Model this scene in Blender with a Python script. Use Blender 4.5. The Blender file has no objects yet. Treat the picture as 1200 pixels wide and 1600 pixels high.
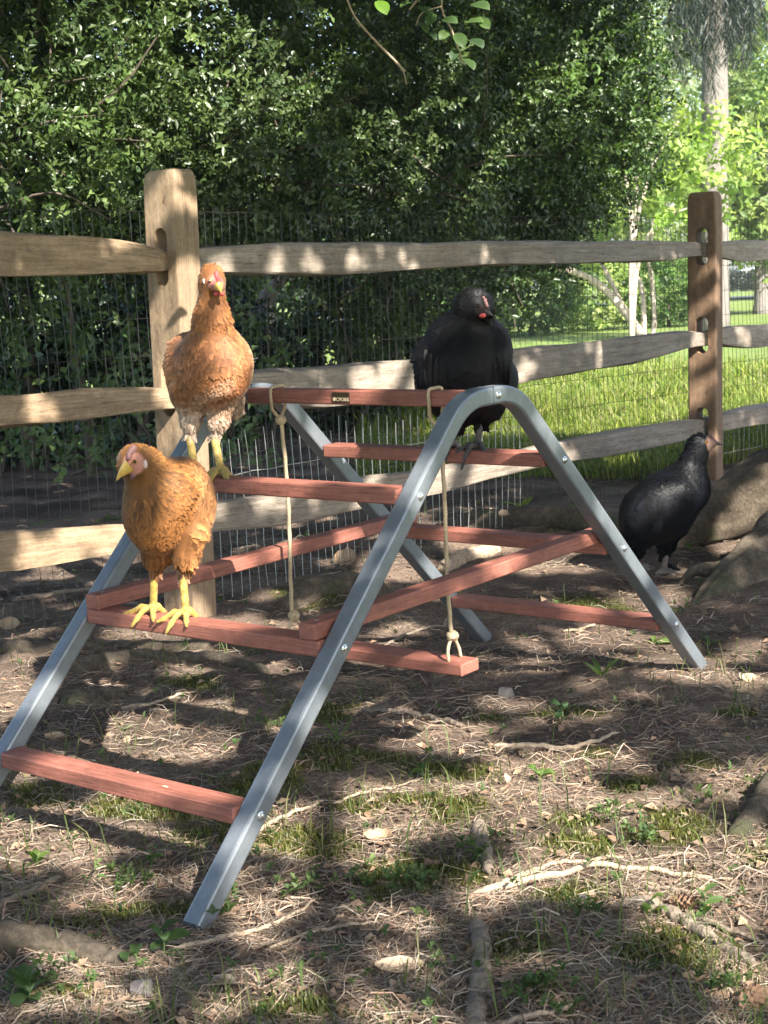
import bpy, math, random
import numpy as np
from mathutils import Vector, Matrix
rng = np.random.default_rng(11); random.seed(11)
sc = bpy.context.scene; col = sc.collection
# ------------------------------------------------------------------ camera
F_PX = 2434.2; C = np.array([2.4068, -2.9802, 1.2256]); ROT = (1.4094, 0.0518, 0.6588)
cd = bpy.data.cameras.new('camera'); cam = bpy.data.objects.new('camera', cd); col.objects.link(cam)
cam.location = C.tolist(); cam.rotation_euler = ROT
cd.sensor_fit = 'VERTICAL'; cd.sensor_height = 24.0; cd.lens = 24.0*F_PX/1600.0
cd.clip_start = 0.05; cd.clip_end = 600
cd.dof.use_dof = True; cd.dof.focus_distance = 4.0; cd.dof.aperture_fstop = 9.0
sc.camera = cam
R = np.array(Matrix.Rotation(ROT[2], 3, 'Z') @ Matrix.Rotation(ROT[1], 3, 'Y') @ Matrix.Rotation(ROT[0], 3, 'X'))
# ------------------------------------------------------------------ light
S = np.array([0.72, -0.27, 0.64]); S /= np.linalg.norm(S)           # towards the sun
w = bpy.data.worlds.new("World"); sc.world = w; w.use_nodes = True
nt = w.node_tree; sky = nt.nodes.new('ShaderNodeTexSky'); sky.sky_type = 'NISHITA'; sky.sun_disc = False
sky.sun_elevation = math.asin(S[2]); sky.sun_rotation = math.atan2(S[0], S[1]); sky.air_density = 1.0; sky.dust_density = 1.5
bg = nt.nodes['Background']; nt.links.new(sky.outputs[0], bg.inputs[0]); bg.inputs[1].default_value = 0.11
sd = bpy.data.lights.new('sun', 'SUN'); sd.energy = 5.0; sd.angle = math.radians(0.53); sd.color = (1.0, 0.94, 0.84)
sun = bpy.data.objects.new('sun', sd); col.objects.link(sun); sun.rotation_euler = Vector(S.tolist()).to_track_quat('Z', 'Y').to_euler()
sc.view_settings.view_transform = 'Standard'; sc.view_settings.look = 'None'; sc.view_settings.gamma = 1
sc.view_settings.use_curve_mapping = False; sc.view_settings.exposure = 1.85
sc.render.engine = 'CYCLES'; sc.cycles.use_denoising = True; sc.cycles.max_bounces = 7
sc.cycles.diffuse_bounces = 4; sc.cycles.transparent_max_bounces = 8; sc.cycles.sample_clamp_indirect = 6

# ------------------------------------------------------------------ photograph pixels (1200x1600) to points in the place
def ray(px, py): return R @ np.array([(px-600)/F_PX, -(py-800)/F_PX, -1.0])
def ground(px, py, z=0.0):
    d = ray(px, py); return C + d*((z-C[2])/d[2])
def onx(px, py, x): d = ray(px, py); return C + d*((x-C[0])/d[0])
def ony(px, py, y): d = ray(px, py); return C + d*((y-C[1])/d[1])
def dep(px, py, t): return C + ray(px, py)*t
def proj(P):
    q = (np.asarray(P, float)-C) @ R
    return 600+F_PX*q[..., 0]/-q[..., 2], 800-F_PX*q[..., 1]/-q[..., 2], -q[..., 2]
B1 = ground(298, 960); B2 = ground(1103, 748)
NF = np.cross(B2-B1, [0, 0, 1.0]); NF /= np.linalg.norm(NF); DF = (B2-B1)/np.linalg.norm(B2-B1)
def onfence(px, py, off=0.0):
    d = ray(px, py); o = B1+NF*off; return C + d*(((o-C)@NF)/(d@NF))

# ------------------------------------------------------------------ helpers
def tag(o, label=None, cat=None, group=None, kind=None):
    for k, v in (('label', label), ('category', cat), ('group', group), ('kind', kind)):
        if v: o[k] = v
    return o
def origin(o):
    v = np.zeros(3)
    while o is not None: v = v+np.array(o.location); o = o.parent
    return v
def thing(name, label, cat, loc=(0, 0, 0), rz=0.0, group=None):
    o = bpy.data.objects.new(name, None); col.objects.link(o); o.location = [float(a) for a in loc]; o.rotation_euler = (0, 0, rz)
    o.empty_display_size = .05
    return tag(o, label, cat, group)
def npmesh(name, V, faces, smooth=False, cols=None, uvs=None):
    V = np.asarray(V, np.float32); me = bpy.data.meshes.new(name)
    if isinstance(faces, np.ndarray):
        n, k = faces.shape
        me.vertices.add(len(V)); me.vertices.foreach_set('co', V.ravel())
        me.loops.add(n*k); me.loops.foreach_set('vertex_index', faces.astype(np.int32).ravel())
        me.polygons.add(n); me.polygons.foreach_set('loop_start', np.arange(0, n*k, k, dtype=np.int32))
        me.update(calc_edges=True)
    else:
        me.from_pydata(V.tolist(), [], faces)
    if smooth: me.polygons.foreach_set('use_smooth', np.ones(len(me.polygons), bool))
    if cols is not None:
        a = me.color_attributes.new('Col', 'FLOAT_COLOR', 'POINT')
        c = np.ones((len(V), 4), np.float32); c[:, :3] = cols; a.data.foreach_set('color', c.ravel())
    if uvs is not None:
        u = me.uv_layers.new(name='UVMap'); li = np.zeros(len(me.loops), np.int32); me.loops.foreach_get('vertex_index', li)
        u.data.foreach_set('uv', np.asarray(uvs, np.float32)[li].ravel())
    me.validate(); return me
def obj(name, V, faces, mat, parent=None, smooth=False, cols=None, uvs=None, loc=None, world=True):
    """one mesh object; V in world coordinates (world=True) or in the parent's frame"""
    V = np.asarray(V, float)
    base = np.zeros(3)
    if world:
        if parent is not None: V = V-origin(parent)
        if loc is not None: base = np.asarray(loc, float)-(origin(parent) if parent is not None else 0); V = V-base
    o = bpy.data.objects.new(name, npmesh(name, V, faces, smooth, cols, uvs)); col.objects.link(o)
    o.location = base.tolist()
    if mat: o.data.materials.append(mat)
    if parent is not None: o.parent = parent
    return o
def share(src, parent=None, loc=None, rot=None, scale=None):
    o = src.copy(); col.objects.link(o)
    if parent is not None: o.parent = parent
    if loc is not None: o.location = loc
    if rot is not None: o.rotation_euler = rot
    if scale is not None: o.scale = scale
    return o
def copy_tree(o, parent=None):
    c = o.copy(); col.objects.link(c); c.parent = parent
    for ch in list(o.children): copy_tree(ch, c)
    return c
def unit(v): v = np.asarray(v, float); return v/(np.linalg.norm(v, axis=-1, keepdims=True)+1e-12)
class MB:
    def __init__(s): s.V = []; s.F = []; s.UV = []; s.n = 0
    def add(s, V, F, UV=None):
        V = np.asarray(V, float); s.V.append(V); s.F += [tuple(int(i)+s.n for i in f) for f in F]
        s.UV.append(np.zeros((len(V), 2)) if UV is None else UV); s.n += len(V); return s
    def build(s, name, mat, parent=None, smooth=False, loc=None, world=True):
        return obj(name, np.concatenate(s.V), s.F, mat, parent, smooth, None, np.concatenate(s.UV), loc, world)
def frames(path):
    P = np.asarray(path, float); T = unit(np.gradient(P, axis=0)); n = len(P)
    u = np.array([0, 0, 1.0]) if abs(T[0, 2]) < .9 else np.array([1.0, 0, 0])
    U = np.zeros_like(P); W = np.zeros_like(P)
    for i in range(n):
        u = u-T[i]*(u@T[i]); u /= np.linalg.norm(u)+1e-9; U[i] = u; W[i] = np.cross(T[i], u)
    return P, T, U, W
def tube(path, rad, k=8, squash=1.0, rough=0.0, twist=None, seed=0, cap=True):
    """loft of a round section along a path; rough = radial noise"""
    P, T, U, W = frames(path); n = len(P); r = np.broadcast_to(np.asarray(rad, float), (n,)).copy()
    th = np.arange(k)*2*math.pi/k; g = np.random.default_rng(seed+n)
    L = np.concatenate([[0], np.cumsum(np.linalg.norm(np.diff(P, axis=0), axis=1))])
    rr = np.repeat(r[:, None], k, 1)
    if k >= 20: rr *= 1+.06*np.sin(5*th[None]+2.5*noise3(P, 3.0, seed)[:, None])+.045*np.sin(9*th[None]+3*noise3(P, 5.0, seed+2)[:, None])
    if twist: rr *= 1+.2*np.cos(3*(th[None]-L[:, None]*twist))
    V = P[:, None]+rr[..., None]*(np.cos(th)[None, :, None]*U[:, None]*squash+np.sin(th)[None, :, None]*W[:, None])
    if rough: V = P[:, None]+(V-P[:, None])*(1+rough*(1.6*noise3(V, .8/r.max(), seed)+1.0*noise3(V, 2.3/r.max(), seed+1)))[..., None]
    UV = np.stack([np.repeat(L[:, None], k, 1), np.repeat(th[None]/6.2832, n, 0)*r.max()*6], -1).reshape(-1, 2)
    F = [(i*k+j, i*k+(j+1) % k, (i+1)*k+(j+1) % k, (i+1)*k+j) for i in range(n-1) for j in range(k)]
    if cap: F += [tuple(range(k-1, -1, -1)), tuple((n-1)*k+j for j in range(k))]
    return V.reshape(-1, 3), F, UV
def box(a, b, up, w_, h_, bev=.003):
    """bar from a to b, width w_ across, height h_ along up, chamfered edges, several rings with uv along the length"""
    a = np.asarray(a, float); b = np.asarray(b, float); t = unit(b-a); up = np.asarray(up, float); up = unit(up-t*(up@t)); s = np.cross(up, t)
    x, y = w_/2, h_/2; c = bev
    sec = [(-x+c, -y), (x-c, -y), (x, -y+c), (x, y-c), (x-c, y), (-x+c, y), (-x, y-c), (-x, -y+c)]
    L = np.linalg.norm(b-a); st = [(0, .0), (0.0+c, 1), (L-c, 1), (L, 0)]
    V = []; UV = []
    for d, full in st:
        q = 1 if full else 1-c/min(x, y)
        for k_, (p, z) in enumerate(sec): V.append(a+t*d+s*p*q+up*z*q); UV.append((d, (p+z*1.7)))
    F = [(i*8+j, i*8+(j+1) % 8, (i+1)*8+(j+1) % 8, (i+1)*8+j) for i in range(3) for j in range(8)]
    F = [f[::-1] for f in F]
    F += [tuple(range(8)), tuple(24+j for j in range(7, -1, -1))]
    return np.array(V), F, np.array(UV)
def spline(pts, n=20):
    P = np.asarray(pts, float)
    if len(P) == 2: return P[0]+(P[1]-P[0])*np.linspace(0, 1, n)[:, None]
    Q = np.vstack([2*P[0]-P[1], P, 2*P[-1]-P[-2]]); out = []
    m = len(P)-1
    for t in np.linspace(0, m, n):
        i = min(int(t), m-1); u = t-i; a, b, c, d = Q[i:i+4]
        out.append(.5*((2*b)+(-a+c)*u+(2*a-5*b+4*c-d)*u*u+(-a+3*b-3*c+d)*u**3))
    return np.array(out)
_ph = np.random.default_rng(5).uniform(0, 6.28, (40, 3)); _dr = np.random.default_rng(6).normal(0, 1, (40, 3))
def noise3(P, f=1.0, o=0):
    """smooth pseudo noise about -1..1"""
    P = np.asarray(P, float)*f; r = 0
    for k in range(5):
        d = _dr[(o*5+k) % 40]; r = r+np.sin(P @ d*(1+.35*k)+_ph[(o*5+k) % 40, 0])
    return r/2.6

# ------------------------------------------------------------------ materials
def mat(name, build):
    m = bpy.data.materials.new(name); m.use_nodes = True; n = m.node_tree; b = n.nodes['Principled BSDF']; build(n, b); return m
def nd(n, t, **kw):
    x = n.nodes.new(t)
    for k, v in kw.items():
        if k in x.inputs: x.inputs[k].default_value = v
        else: setattr(x, k, v)
    return x
def ramp(n, fac, stops):
    r = n.nodes.new('ShaderNodeValToRGB'); e = r.color_ramp.elements
    while len(e) < len(stops): e.new(.5)
    for q, (p, c) in zip(e, stops): q.position = p; q.color = (*c, 1)
    n.links.new(fac, r.inputs[0]); return r.outputs[0]
def bump(n, b, h, strength=.3, dist=.005):
    x = nd(n, 'ShaderNodeBump', Strength=strength, Distance=dist); n.links.new(h, x.inputs['Height']); n.links.new(x.outputs[0], b.inputs['Normal'])
def mixc(n, a, b_, fac, mode='MIX'):
    x = n.nodes.new('ShaderNodeMix'); x.data_type = 'RGBA'; x.blend_type = mode
    for v, s in ((fac, x.inputs[0]), (a, x.inputs[6]), (b_, x.inputs[7])):
        if hasattr(v, 'links'): n.links.new(v, s)
        else: s.default_value = v if not isinstance(v, tuple) else (*v, 1)
    return x.outputs[2]
def texn(n, vec=None, scale=5, detail=5, rough=.6, vscale=None):
    t = nd(n, 'ShaderNodeTexNoise', Scale=scale, Detail=detail, Roughness=rough)
    if vec is not None:
        if vscale:
            mp = n.nodes.new('ShaderNodeMapping'); mp.inputs['Scale'].default_value = vscale; n.links.new(vec, mp.inputs[0]); vec = mp.outputs[0]
        n.links.new(vec, t.inputs['Vector'])
    return t.outputs['Fac']
def coord(n, which='Object'): return n.nodes.new('ShaderNodeTexCoord').outputs[which]
def wood(name, c0, c1, c2, along=(2.5, 60, 1), rough=.8, bs=.5, wear=.5):
    def f(n, b):
        uv = coord(n, 'UV'); g = texn(n, uv, 1.0, 8, .75, along); g2 = texn(n, uv, 3.0, 6, .7, (1, 3, 1)); g3 = texn(n, uv, 1.0, 5, .7, (14, 160, 1)); o = texn(n, coord(n), 45, 8, .8)
        c = ramp(n, g, [(.3, c0), (.52, c1), (.75, c2)]); c = mixc(n, c, tuple(x*.45 for x in c1), mixfac(n, g2, .47, .74))
        c = mixc(n, c, ramp(n, g3, [(.30, (.16, .14, .12)), (.37, (.75, .73, .7)), (.5, (1, 1, 1)), (.7, (1.18, 1.16, 1.12))]), wear, 'MULTIPLY'); c = mixc(n, c, ramp(n, o, [(.3, (.7, .7, .7)), (.6, (1.1, 1.1, 1.1))]), wear, 'MULTIPLY')
        n.links.new(c, b.inputs['Base Color']); b.inputs['Roughness'].default_value = rough; h = n.nodes.new('ShaderNodeMath'); h.operation = 'ADD'; n.links.new(g, h.inputs[0]); n.links.new(g3, h.inputs[1]); bump(n, b, h.outputs[0], bs, .004)
    return mat(name, f)
def mixfac(n, v, lo, hi):
    m = nd(n, 'ShaderNodeMapRange'); m.inputs[1].default_value = lo; m.inputs[2].default_value = hi; n.links.new(v, m.inputs[0]); return m.outputs[0]
M = {}
M['fence'] = wood('fence_wood', (.17, .112, .065), (.34, .24, .15), (.46, .35, .235), wear=.85, bs=.8)
M['fence_old'] = wood('fence_wood_weathered', (.16, .125, .095), (.30, .25, .20), (.41, .365, .31), wear=.85, bs=.8)
M['post2'] = wood('post_wood', (.14, .085, .05), (.25, .155, .095), (.335, .225, .145), wear=.8, bs=.8)
M['stain'] = wood('red_stained_wood', (.20, .067, .046), (.315, .118, .084), (.40, .163, .12), (4, 110, 1), .6, .35, .8)
def _metal(n, b):
    g = texn(n, coord(n), 40, 3, .6)
    n.links.new(ramp(n, g, [(.3, (.19, .212, .238)), (.7, (.235, .26, .288))]), b.inputs['Base Color'])
    b.inputs['Metallic'].default_value = .5; n.links.new(mixfac(n, texn(n, coord(n), 14, 5, .6), -1.0, 2.6), b.inputs['Roughness']); bump(n, b, texn(n, coord(n), 900, 2), .06, .001)
M['metal'] = mat('grey_steel', _metal)
def simple(name, c, rough=.6, metal=0.0, var=.25, sc_=60, bs=0.15, spec=.5):
    def f(n, b):
        g = texn(n, coord(n), sc_, 4)
        n.links.new(ramp(n, g, [(.25, tuple(x*(1-var) for x in c)), (.75, tuple(min(1, x*(1+var)) for x in c))]), b.inputs['Base Color'])
        b.inputs['Roughness'].default_value = rough; b.inputs['Metallic'].default_value = metal; b.inputs['Specular IOR Level'].default_value = spec
        if bs: bump(n, b, g, bs, .003)
    return mat(name, f)
M['bolt'] = simple('zinc', (.62, .62, .6), .25, .9, .05, 30, 0)
M['cap'] = simple('dark_plastic', (.03, .035, .04), .5)
M['plate'] = simple('bronze_plate', (.045, .033, .02), .4, .5)
M['letters'] = simple('plate_letters', (.6, .5, .34), .4, .3)
M['rope'] = simple('jute', (.44, .34, .22), .9, 0, .35, 300, .4)
M['wire'] = simple('galvanised_wire', (.085, .085, .08), .5, .4, .2, 20, 0)
M['wire_sunlit'] = simple('sunlit_wire', (.62, .62, .58), .45, .3, .1, 20, 0)  # sunlight on the guard wire put in as a white colour
def _bark(c0, c1, s=1.0, bs=.9):
    def f(n, b):
        o = coord(n); v = nd(n, 'ShaderNodeTexVoronoi', Scale=22*s); mp = n.nodes.new('ShaderNodeMapping'); mp.inputs['Scale'].default_value = (1, 1, .35)
        n.links.new(o, mp.inputs[0]); n.links.new(mp.outputs[0], v.inputs['Vector']); g = texn(n, o, 14*s, 8, .75)
        a = n.nodes.new('ShaderNodeMath'); a.operation = 'ADD'; n.links.new(g, a.inputs[0]); n.links.new(v.outputs[0], a.inputs[1])
        n.links.new(ramp(n, a.outputs[0], [(.35, c0), (.95, c1)]), b.inputs['Base Color']); b.inputs['Roughness'].default_value = .95
        bump(n, b, a.outputs[0], bs, .012)
    return f
def _bark2(n, b):
    o = coord(n); g = texn(n, o, 16, 10, .8); g2 = texn(n, o, 70, 8, .8); g3 = texn(n, o, 5, 4, .6)
    c = ramp(n, g, [(.32, (.055, .042, .030)), (.5, (.15, .118, .084)), (.68, (.27, .225, .17))]); c = mixc(n, c, ramp(n, g2, [(.35, (.5, .5, .5)), (.65, (1.35, 1.3, 1.25))]), .85, 'MULTIPLY')
    c = mixc(n, c, (.085, .10, .04), mixfac(n, g3, .52, .72)); n.links.new(c, b.inputs['Base Color']); b.inputs['Roughness'].default_value = .95
    h = n.nodes.new('ShaderNodeMath'); h.operation = 'ADD'; n.links.new(g, h.inputs[0]); n.links.new(g2, h.inputs[1]); bump(n, b, h.outputs[0], 1.0, .02)
M['bark'] = mat('bark', _bark2)
M['bark_dark'] = mat('bark_dark', _bark((.03, .024, .018), (.10, .08, .06)))
M['bark_pale'] = mat('bark_pale', _bark((.20, .16, .12), (.42, .35, .28), .6, .5))
M['bark_grey'] = mat('bark_grey', _bark((.075, .068, .062), (.175, .158, .142), .9))
M['stick'] = mat('stick_bark', _bark((.16, .115, .075), (.40, .31, .22), 4, .5))
M['stick_dark'] = mat('stick_bark_dark', _bark((.08, .06, .045), (.24, .19, .145), 3, .7))
def leafmat(name, trans=.35, rough=.45, spec=.5, tint=(1.25, 1.3, .55)):
    def f(n, b):
        a = n.nodes.new('ShaderNodeVertexColor'); a.layer_name = 'Col'
        n.links.new(a.outputs[0], b.inputs['Base Color']); b.inputs['Roughness'].default_value = rough; b.inputs['Specular IOR Level'].default_value = spec
        t = n.nodes.new('ShaderNodeBsdfTranslucent'); c = mixc(n, a.outputs[0], tint, 1.0, 'MULTIPLY'); n.links.new(c, t.inputs[0])
        m = n.nodes.new('ShaderNodeMixShader'); m.inputs[0].default_value = trans
        n.links.new(b.outputs[0], m.inputs[1]); n.links.new(t.outputs[0], m.inputs[2]); n.links.new(m.outputs[0], n.nodes['Material Output'].inputs[0])
    return mat(name, f)
M['leaf'] = leafmat('foliage')
M['leaf_gloss'] = leafmat('glossy_foliage', .2, .4, .5)
M['leaf_thin'] = leafmat('thin_foliage', .5, .5, .35)
def vcol(name, rough=.8, spec=.3, f2=None):
    def f(n, b):
        a = n.nodes.new('ShaderNodeVertexColor'); a.layer_name = 'Col'
        n.links.new(a.outputs[0], b.inputs['Base Color']); b.inputs['Roughness'].default_value = rough; b.inputs['Specular IOR Level'].default_value = spec
        if f2: f2(n, b, a.outputs[0])
    return mat(name, f)
M['straw'] = vcol('dry_needles', .75, .3)
def _soil(n, b, c):
    o = coord(n); g = texn(n, o, 9, 10, .75); g2 = texn(n, o, 90, 8, .7)
    k = mixc(n, c, ramp(n, g2, [(.3, (.30, .30, .30)), (.7, (1.5, 1.5, 1.5))]), .9, 'MULTIPLY')
    k = mixc(n, k, ramp(n, g, [(.3, (.55, .55, .55)), (.7, (1.3, 1.25, 1.2))]), .8, 'MULTIPLY')
    n.links.new(k, b.inputs['Base Color']); bump(n, b, g2, .8, .012)
M['soil'] = vcol('soil', .95, .1, _soil)
def _lawn(n, b):
    o = coord(n); g = texn(n, o, 1.2, 8, .7); g2 = texn(n, o, 25, 6, .7)
    k = ramp(n, g, [(.3, (.11, .17, .025)), (.55, (.17, .235, .045)), (.75, (.25, .27, .08))]); k = mixc(n, k, ramp(n, g2, [(.3, (.6, .6, .6)), (.7, (1.3, 1.3, 1.3))]), .8, 'MULTIPLY')
    n.links.new(k, b.inputs['Base Color']); b.inputs['Roughness'].default_value = .9; bump(n, b, g2, .8, .05)
M['lawn'] = mat('lawn', _lawn)
M['dead_leaf'] = simple('dead_leaf', (.36, .25, .155), .7, 0, .35, 25, .5)
M['dead_leaf_pale'] = simple('dead_leaf_pale', (.46, .35, .24), .7, 0, .3, 25, .5)
M['stone'] = simple('stone', (.16, .14, .13), .85, 0, .3, 30, .6)
M['stone_pink'] = simple('pink_stone', (.50, .33, .28), .85, 0, .2, 12, .5)
M['cone'] = simple('pine_cone', (.20, .12, .075), .8, 0, .4, 50, .5)
M['car'] = simple('white_car_paint', (.8, .8, .8), .25, 0, .02, 5, 0)
M['glass'] = simple('car_glass', (.03, .045, .07), .08, 0, .05, 5, 0)
M['tyre'] = simple('tyre', (.02, .02, .02), .8)
M['tarmac'] = simple('tarmac', (.22, .21, .20), .9, 0, .15, 20, .2)
def _feather(rough, spec, sheen):
    def f2(n, b, c):
        uv = coord(n, 'UV'); sx = n.nodes.new('ShaderNodeSeparateXYZ'); n.links.new(uv, sx.inputs[0])
        t = texn(n, coord(n), 260, 3, .6); k = mixc(n, c, ramp(n, t, [(.3, (.72, .70, .68)), (.7, (1.18, 1.16, 1.12))]), .8, 'MULTIPLY')
        n.links.new(k, b.inputs['Base Color']); b.inputs['Sheen Weight'].default_value = sheen; b.inputs['Sheen Roughness'].default_value = .4
    return f2
M['feather'] = vcol('golden_feathers', .62, .25, _feather(.6, .2, .15))
M['feather_black'] = vcol('black_feathers', .47, .12, _feather(.4, .4, .0))
M['comb'] = simple('red_comb', (.50, .075, .07), .5, 0, .25, 200, .3)
M['comb_dark'] = simple('dusky_comb', (.20, .10, .095), .6, 0, .3, 200, .3)
M['beak'] = simple('horn_yellow', (.62, .40, .10), .35, 0, .15, 120, .1)
M['beak_dark'] = simple('horn_dark', (.06, .055, .05), .35, 0, .15, 120, .1)
M['eye'] = simple('eye', (.012, .008, .006), .05, 0, .1, 50, 0)
M['iris'] = simple('iris', (.45, .20, .05), .2, 0, .1, 50, 0)
M['lobe'] = simple('pale_ear_lobe', (.62, .45, .42), .6)

# ------------------------------------------------------------------ which ground footprints the sun reaches (gaps cut into the unseen crown to place the sun patches)
def foot(P): P = np.asarray(P, float); return P[..., :2]-S[:2]*(P[..., 2:3]/S[2])
GAPS_PX = [  # ellipses on the ground: px, py, rx, ry
    (235, 1165, 120, 36), (10, 1085, 45, 42), (545, 1040, 34, 16), (690, 1158, 75, 20), (475, 1300, 85, 42), (560, 1325, 70, 30),
    (690, 1265, 120, 42), (830, 1265, 120, 48), (900, 1290, 130, 50), (1090, 1335, 110, 60), (905, 1195, 75, 17), (960, 1345, 150, 60), (1100, 1385, 120, 65), (1010, 1300, 110, 45),
    (1170, 1230, 60, 26), (60, 1330, 70, 30), (60, 1290, 60, 20), (1060, 1048, 50, 16), (965, 1000, 90, 13), (840, 1042, 34, 10), (1175, 1065, 40, 12),
    (1165, 835, 55, 45), (560, 860, 60, 30), (660, 838, 60, 14), (760, 850, 60, 16), (640, 880, 40, 14), (860, 880, 70, 16), (480, 835, 40, 18), (1155, 1545, 55, 36), (90, 1480, 60, 14),
    (400, 985, 60, 15), (250, 985, 60, 13), (1010, 940, 60, 9), (330, 1010, 40, 8), (630, 1590, 60, 14), (1120, 1470, 60, 20), (240, 1500, 40, 10), (760, 1420, 50, 12), (180, 1250, 40, 12), (130, 840, 40, 10)]
GAPS_W = []  # (x, y, radius) footprints of points on upright things
def gap(P, r): f = foot(np.asarray(P, float)); GAPS_W.append((f[0], f[1], r))
for px, py, r in ((262, 470, .13), (255, 540, .13), (262, 600, .10), (245, 300, .09), (295, 330, .05), (292, 500, .08), (296, 430, .07), (120, 835, .10), (185, 835, .10), (215, 400, .06), (60, 630, .05), (300, 500, .06),
                  (440, 395, .035), (500, 395, .05), (560, 398, .04), (640, 392, .03), (585, 600, .09), (640, 585, .08), (520, 620, .07), (760, 395, .03), (430, 780, .06), (620, 760, .09),
                  (700, 735, .07), (560, 745, .08), (1100, 470, .07), (1102, 530, .09), (1095, 590, .07), (1118, 425, .03), (1085, 440, .04), (830, 560, .05), (940, 540, .04), (1160, 520, .06), (1010, 390, .05), (900, 700, .05), (1110, 700, .04)):
    gap(onfence(px, py, .06), r)
for px, py, d, r in ((350, 500, 3.72, .055), (370, 560, 3.72, .075), (330, 575, 3.72, .05), (345, 640, 3.74, .035), (335, 425, 3.72, .028), (345, 700, 3.75, .03),
                     (290, 790, 3.52, .055), (300, 850, 3.52, .04), (275, 900, 3.54, .03), (245, 930, 3.54, .03), (420, 975, 3.4, .045), (250, 1210, 3.25, .07), (120, 1180, 3.4, .05), (350, 1240, 3.1, .03),
                     (480, 765, 3.6, .07), (400, 760, 3.65, .05), (330, 905, 4.0, .035), (420, 875, 4.1, .05), (650, 925, 3.6, .05), (760, 895, 3.8, .06), (560, 1030, 3.9, .05), (690, 1030, 3.85, .05),
                     (700, 712, 4.1, .03), (820, 715, 3.9, .05), (950, 850, 4.1, .04), (1040, 960, 4.4, .06), (470, 1130, 3.2, .05), (100, 1060, 3.5, .06), (380, 1320, 3.0, .05), (620, 760, 3.45, .05), (760, 615, 3.62, .03),
                     (900, 820, 4.1, .04), (860, 760, 4.0, .03), (600, 617, 3.9, .035), (420, 617, 4.1, .04), (1000, 960, 4.5, .05)):
    gap(dep(px, py, d), r)
BUSH_GAPS = [(150, 130, 60), (230, 170, 90), (110, 200, 60), (190, 240, 60), (290, 110, 50), (60, 270, 40), (250, 60, 30), (20, 240, 30), (400, 110, 26), (480, 130, 22), (840, 210, 22), (800, 230, 20), (760, 270, 14), (60, 190, 40),
             (560, 265, 20), (440, 190, 16), (640, 280, 18), (130, 300, 26), (300, 260, 20), (900, 120, 24), (940, 220, 28), (950, 300, 26), (700, 120, 10)]
EVB = [[(-70, 130, 7.3, .95, .95), (-40, 270, 7.0, .6, .5), (-60, -120, 7.8, 1.0, .8)], [(210, 150, 8.1, .98, .95), (150, 260, 7.6, .55, .42), (290, 60, 8.6, .9, .9), (330, 250, 8.3, .7, .5), (180, -120, 8.6, 1.0, .8)],
       [(520, 150, 9.3, 1.0, 1.0), (470, 275, 8.9, .55, .4), (640, 270, 9.3, .6, .42), (440, -60, 9.5, 1.0, .9), (640, 20, 9.9, 1.0, 1.0), (600, 425, 9.4, .42, .22), (690, 440, 9.8, .42, .24), (530, 470, 9.6, .25, .18), (630, 520, 9.8, .3, .16)], [(770, 150, 10.4, .95, .95), (870, 250, 10.5, .55, .42), (760, 300, 10.2, .55, .34), (780, 400, 10.4, .38, .25), (800, -50, 10.9, .95, .95), (900, 110, 10.8, .45, .5)]]
for px, py, r in BUSH_GAPS:
    best = 11.0; d = ray(px, py)
    for bl in EVB:
        for bx, by, bd, br, bz in bl:
            q = np.array([br, br, bz]); o_ = (C-dep(bx, by, bd))/q; e_ = d/q; A_, B_, D_ = e_ @ e_, o_ @ e_, o_ @ o_-.9
            if B_*B_ > A_*D_: best = min(best, (-B_-math.sqrt(B_*B_-A_*D_))/A_)
    for k_ in (0, .12, .24): gap(dep(px, py, best+k_), r*best/F_PX*2.0)
for px, py, d, r in ((590, 5, 4.35, .10), (720, 60, 4.35, .08), (745, 10, 4.35, .06), (625, 105, 5.5, .06), (740, 100, 4.35, .05)): gap(dep(px, py, d), r)
GW = np.array(GAPS_W)
_g = np.random.default_rng(404)
for _ in range(120):
    GAPS_PX.append((_g.uniform(0, 1200), _g.uniform(800, 1590), _g.uniform(10, 34), _g.uniform(4, 11)))
def reaches(fx, fy, grow=0.0):
    f = np.stack([fx, fy, np.zeros_like(fx)], -1); wob = noise3(f, 9.0, 3)*.35
    px, py, d = proj(f); lit = np.zeros(len(fx), bool)
    for a, b, rx, ry in GAPS_PX:
        rx, ry = rx*1.14, ry*1.14; g = grow*F_PX/np.maximum(d, .5)
        e = ((px-a)/(rx+g))**2+((py-b)/(ry+g*.35))**2
        lit |= (d > .5) & (e*(1+wob) < 1)
    for a, b, r in GW: lit |= ((fx-a)**2+(fy-b)**2)*(1+wob) < (r+grow)**2
    return lit

# ------------------------------------------------------------------ ground
MOSS = [(270, 1260, 90, 34), (470, 1320, 90, 28), (180, 1265, 60, 20), (520, 1190, 60, 26), (640, 1370, 110, 36), (890, 1330, 70, 22), (890, 1400, 60, 24), (1040, 1300, 70, 30), (1030, 1490, 115, 34), (700, 1210, 80, 14),
        (930, 945, 60, 14), (870, 1120, 60, 12), (500, 1105, 70, 16), (300, 1070, 50, 12), (930, 1180, 40, 10), (120, 1440, 50, 12), (480, 1580, 90, 20), (80, 1560, 60, 20), (850, 1550, 60, 14), (560, 1260, 40, 14), (650, 1250, 60, 10), (1180, 1340, 40, 14), (480, 930, 50, 22), (900, 1290, 50, 14), (1150, 1120, 40, 10), (760, 1130, 40, 10), (400, 1235, 70, 18), (330, 1310, 80, 24), (720, 1270, 60, 16), (800, 1480, 70, 20), (600, 1190, 60, 12), (60, 1240, 60, 20), (430, 1210, 50, 16), (240, 1420, 90, 18), (980, 1230, 60, 12), (1100, 1200, 60, 12)]
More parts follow.
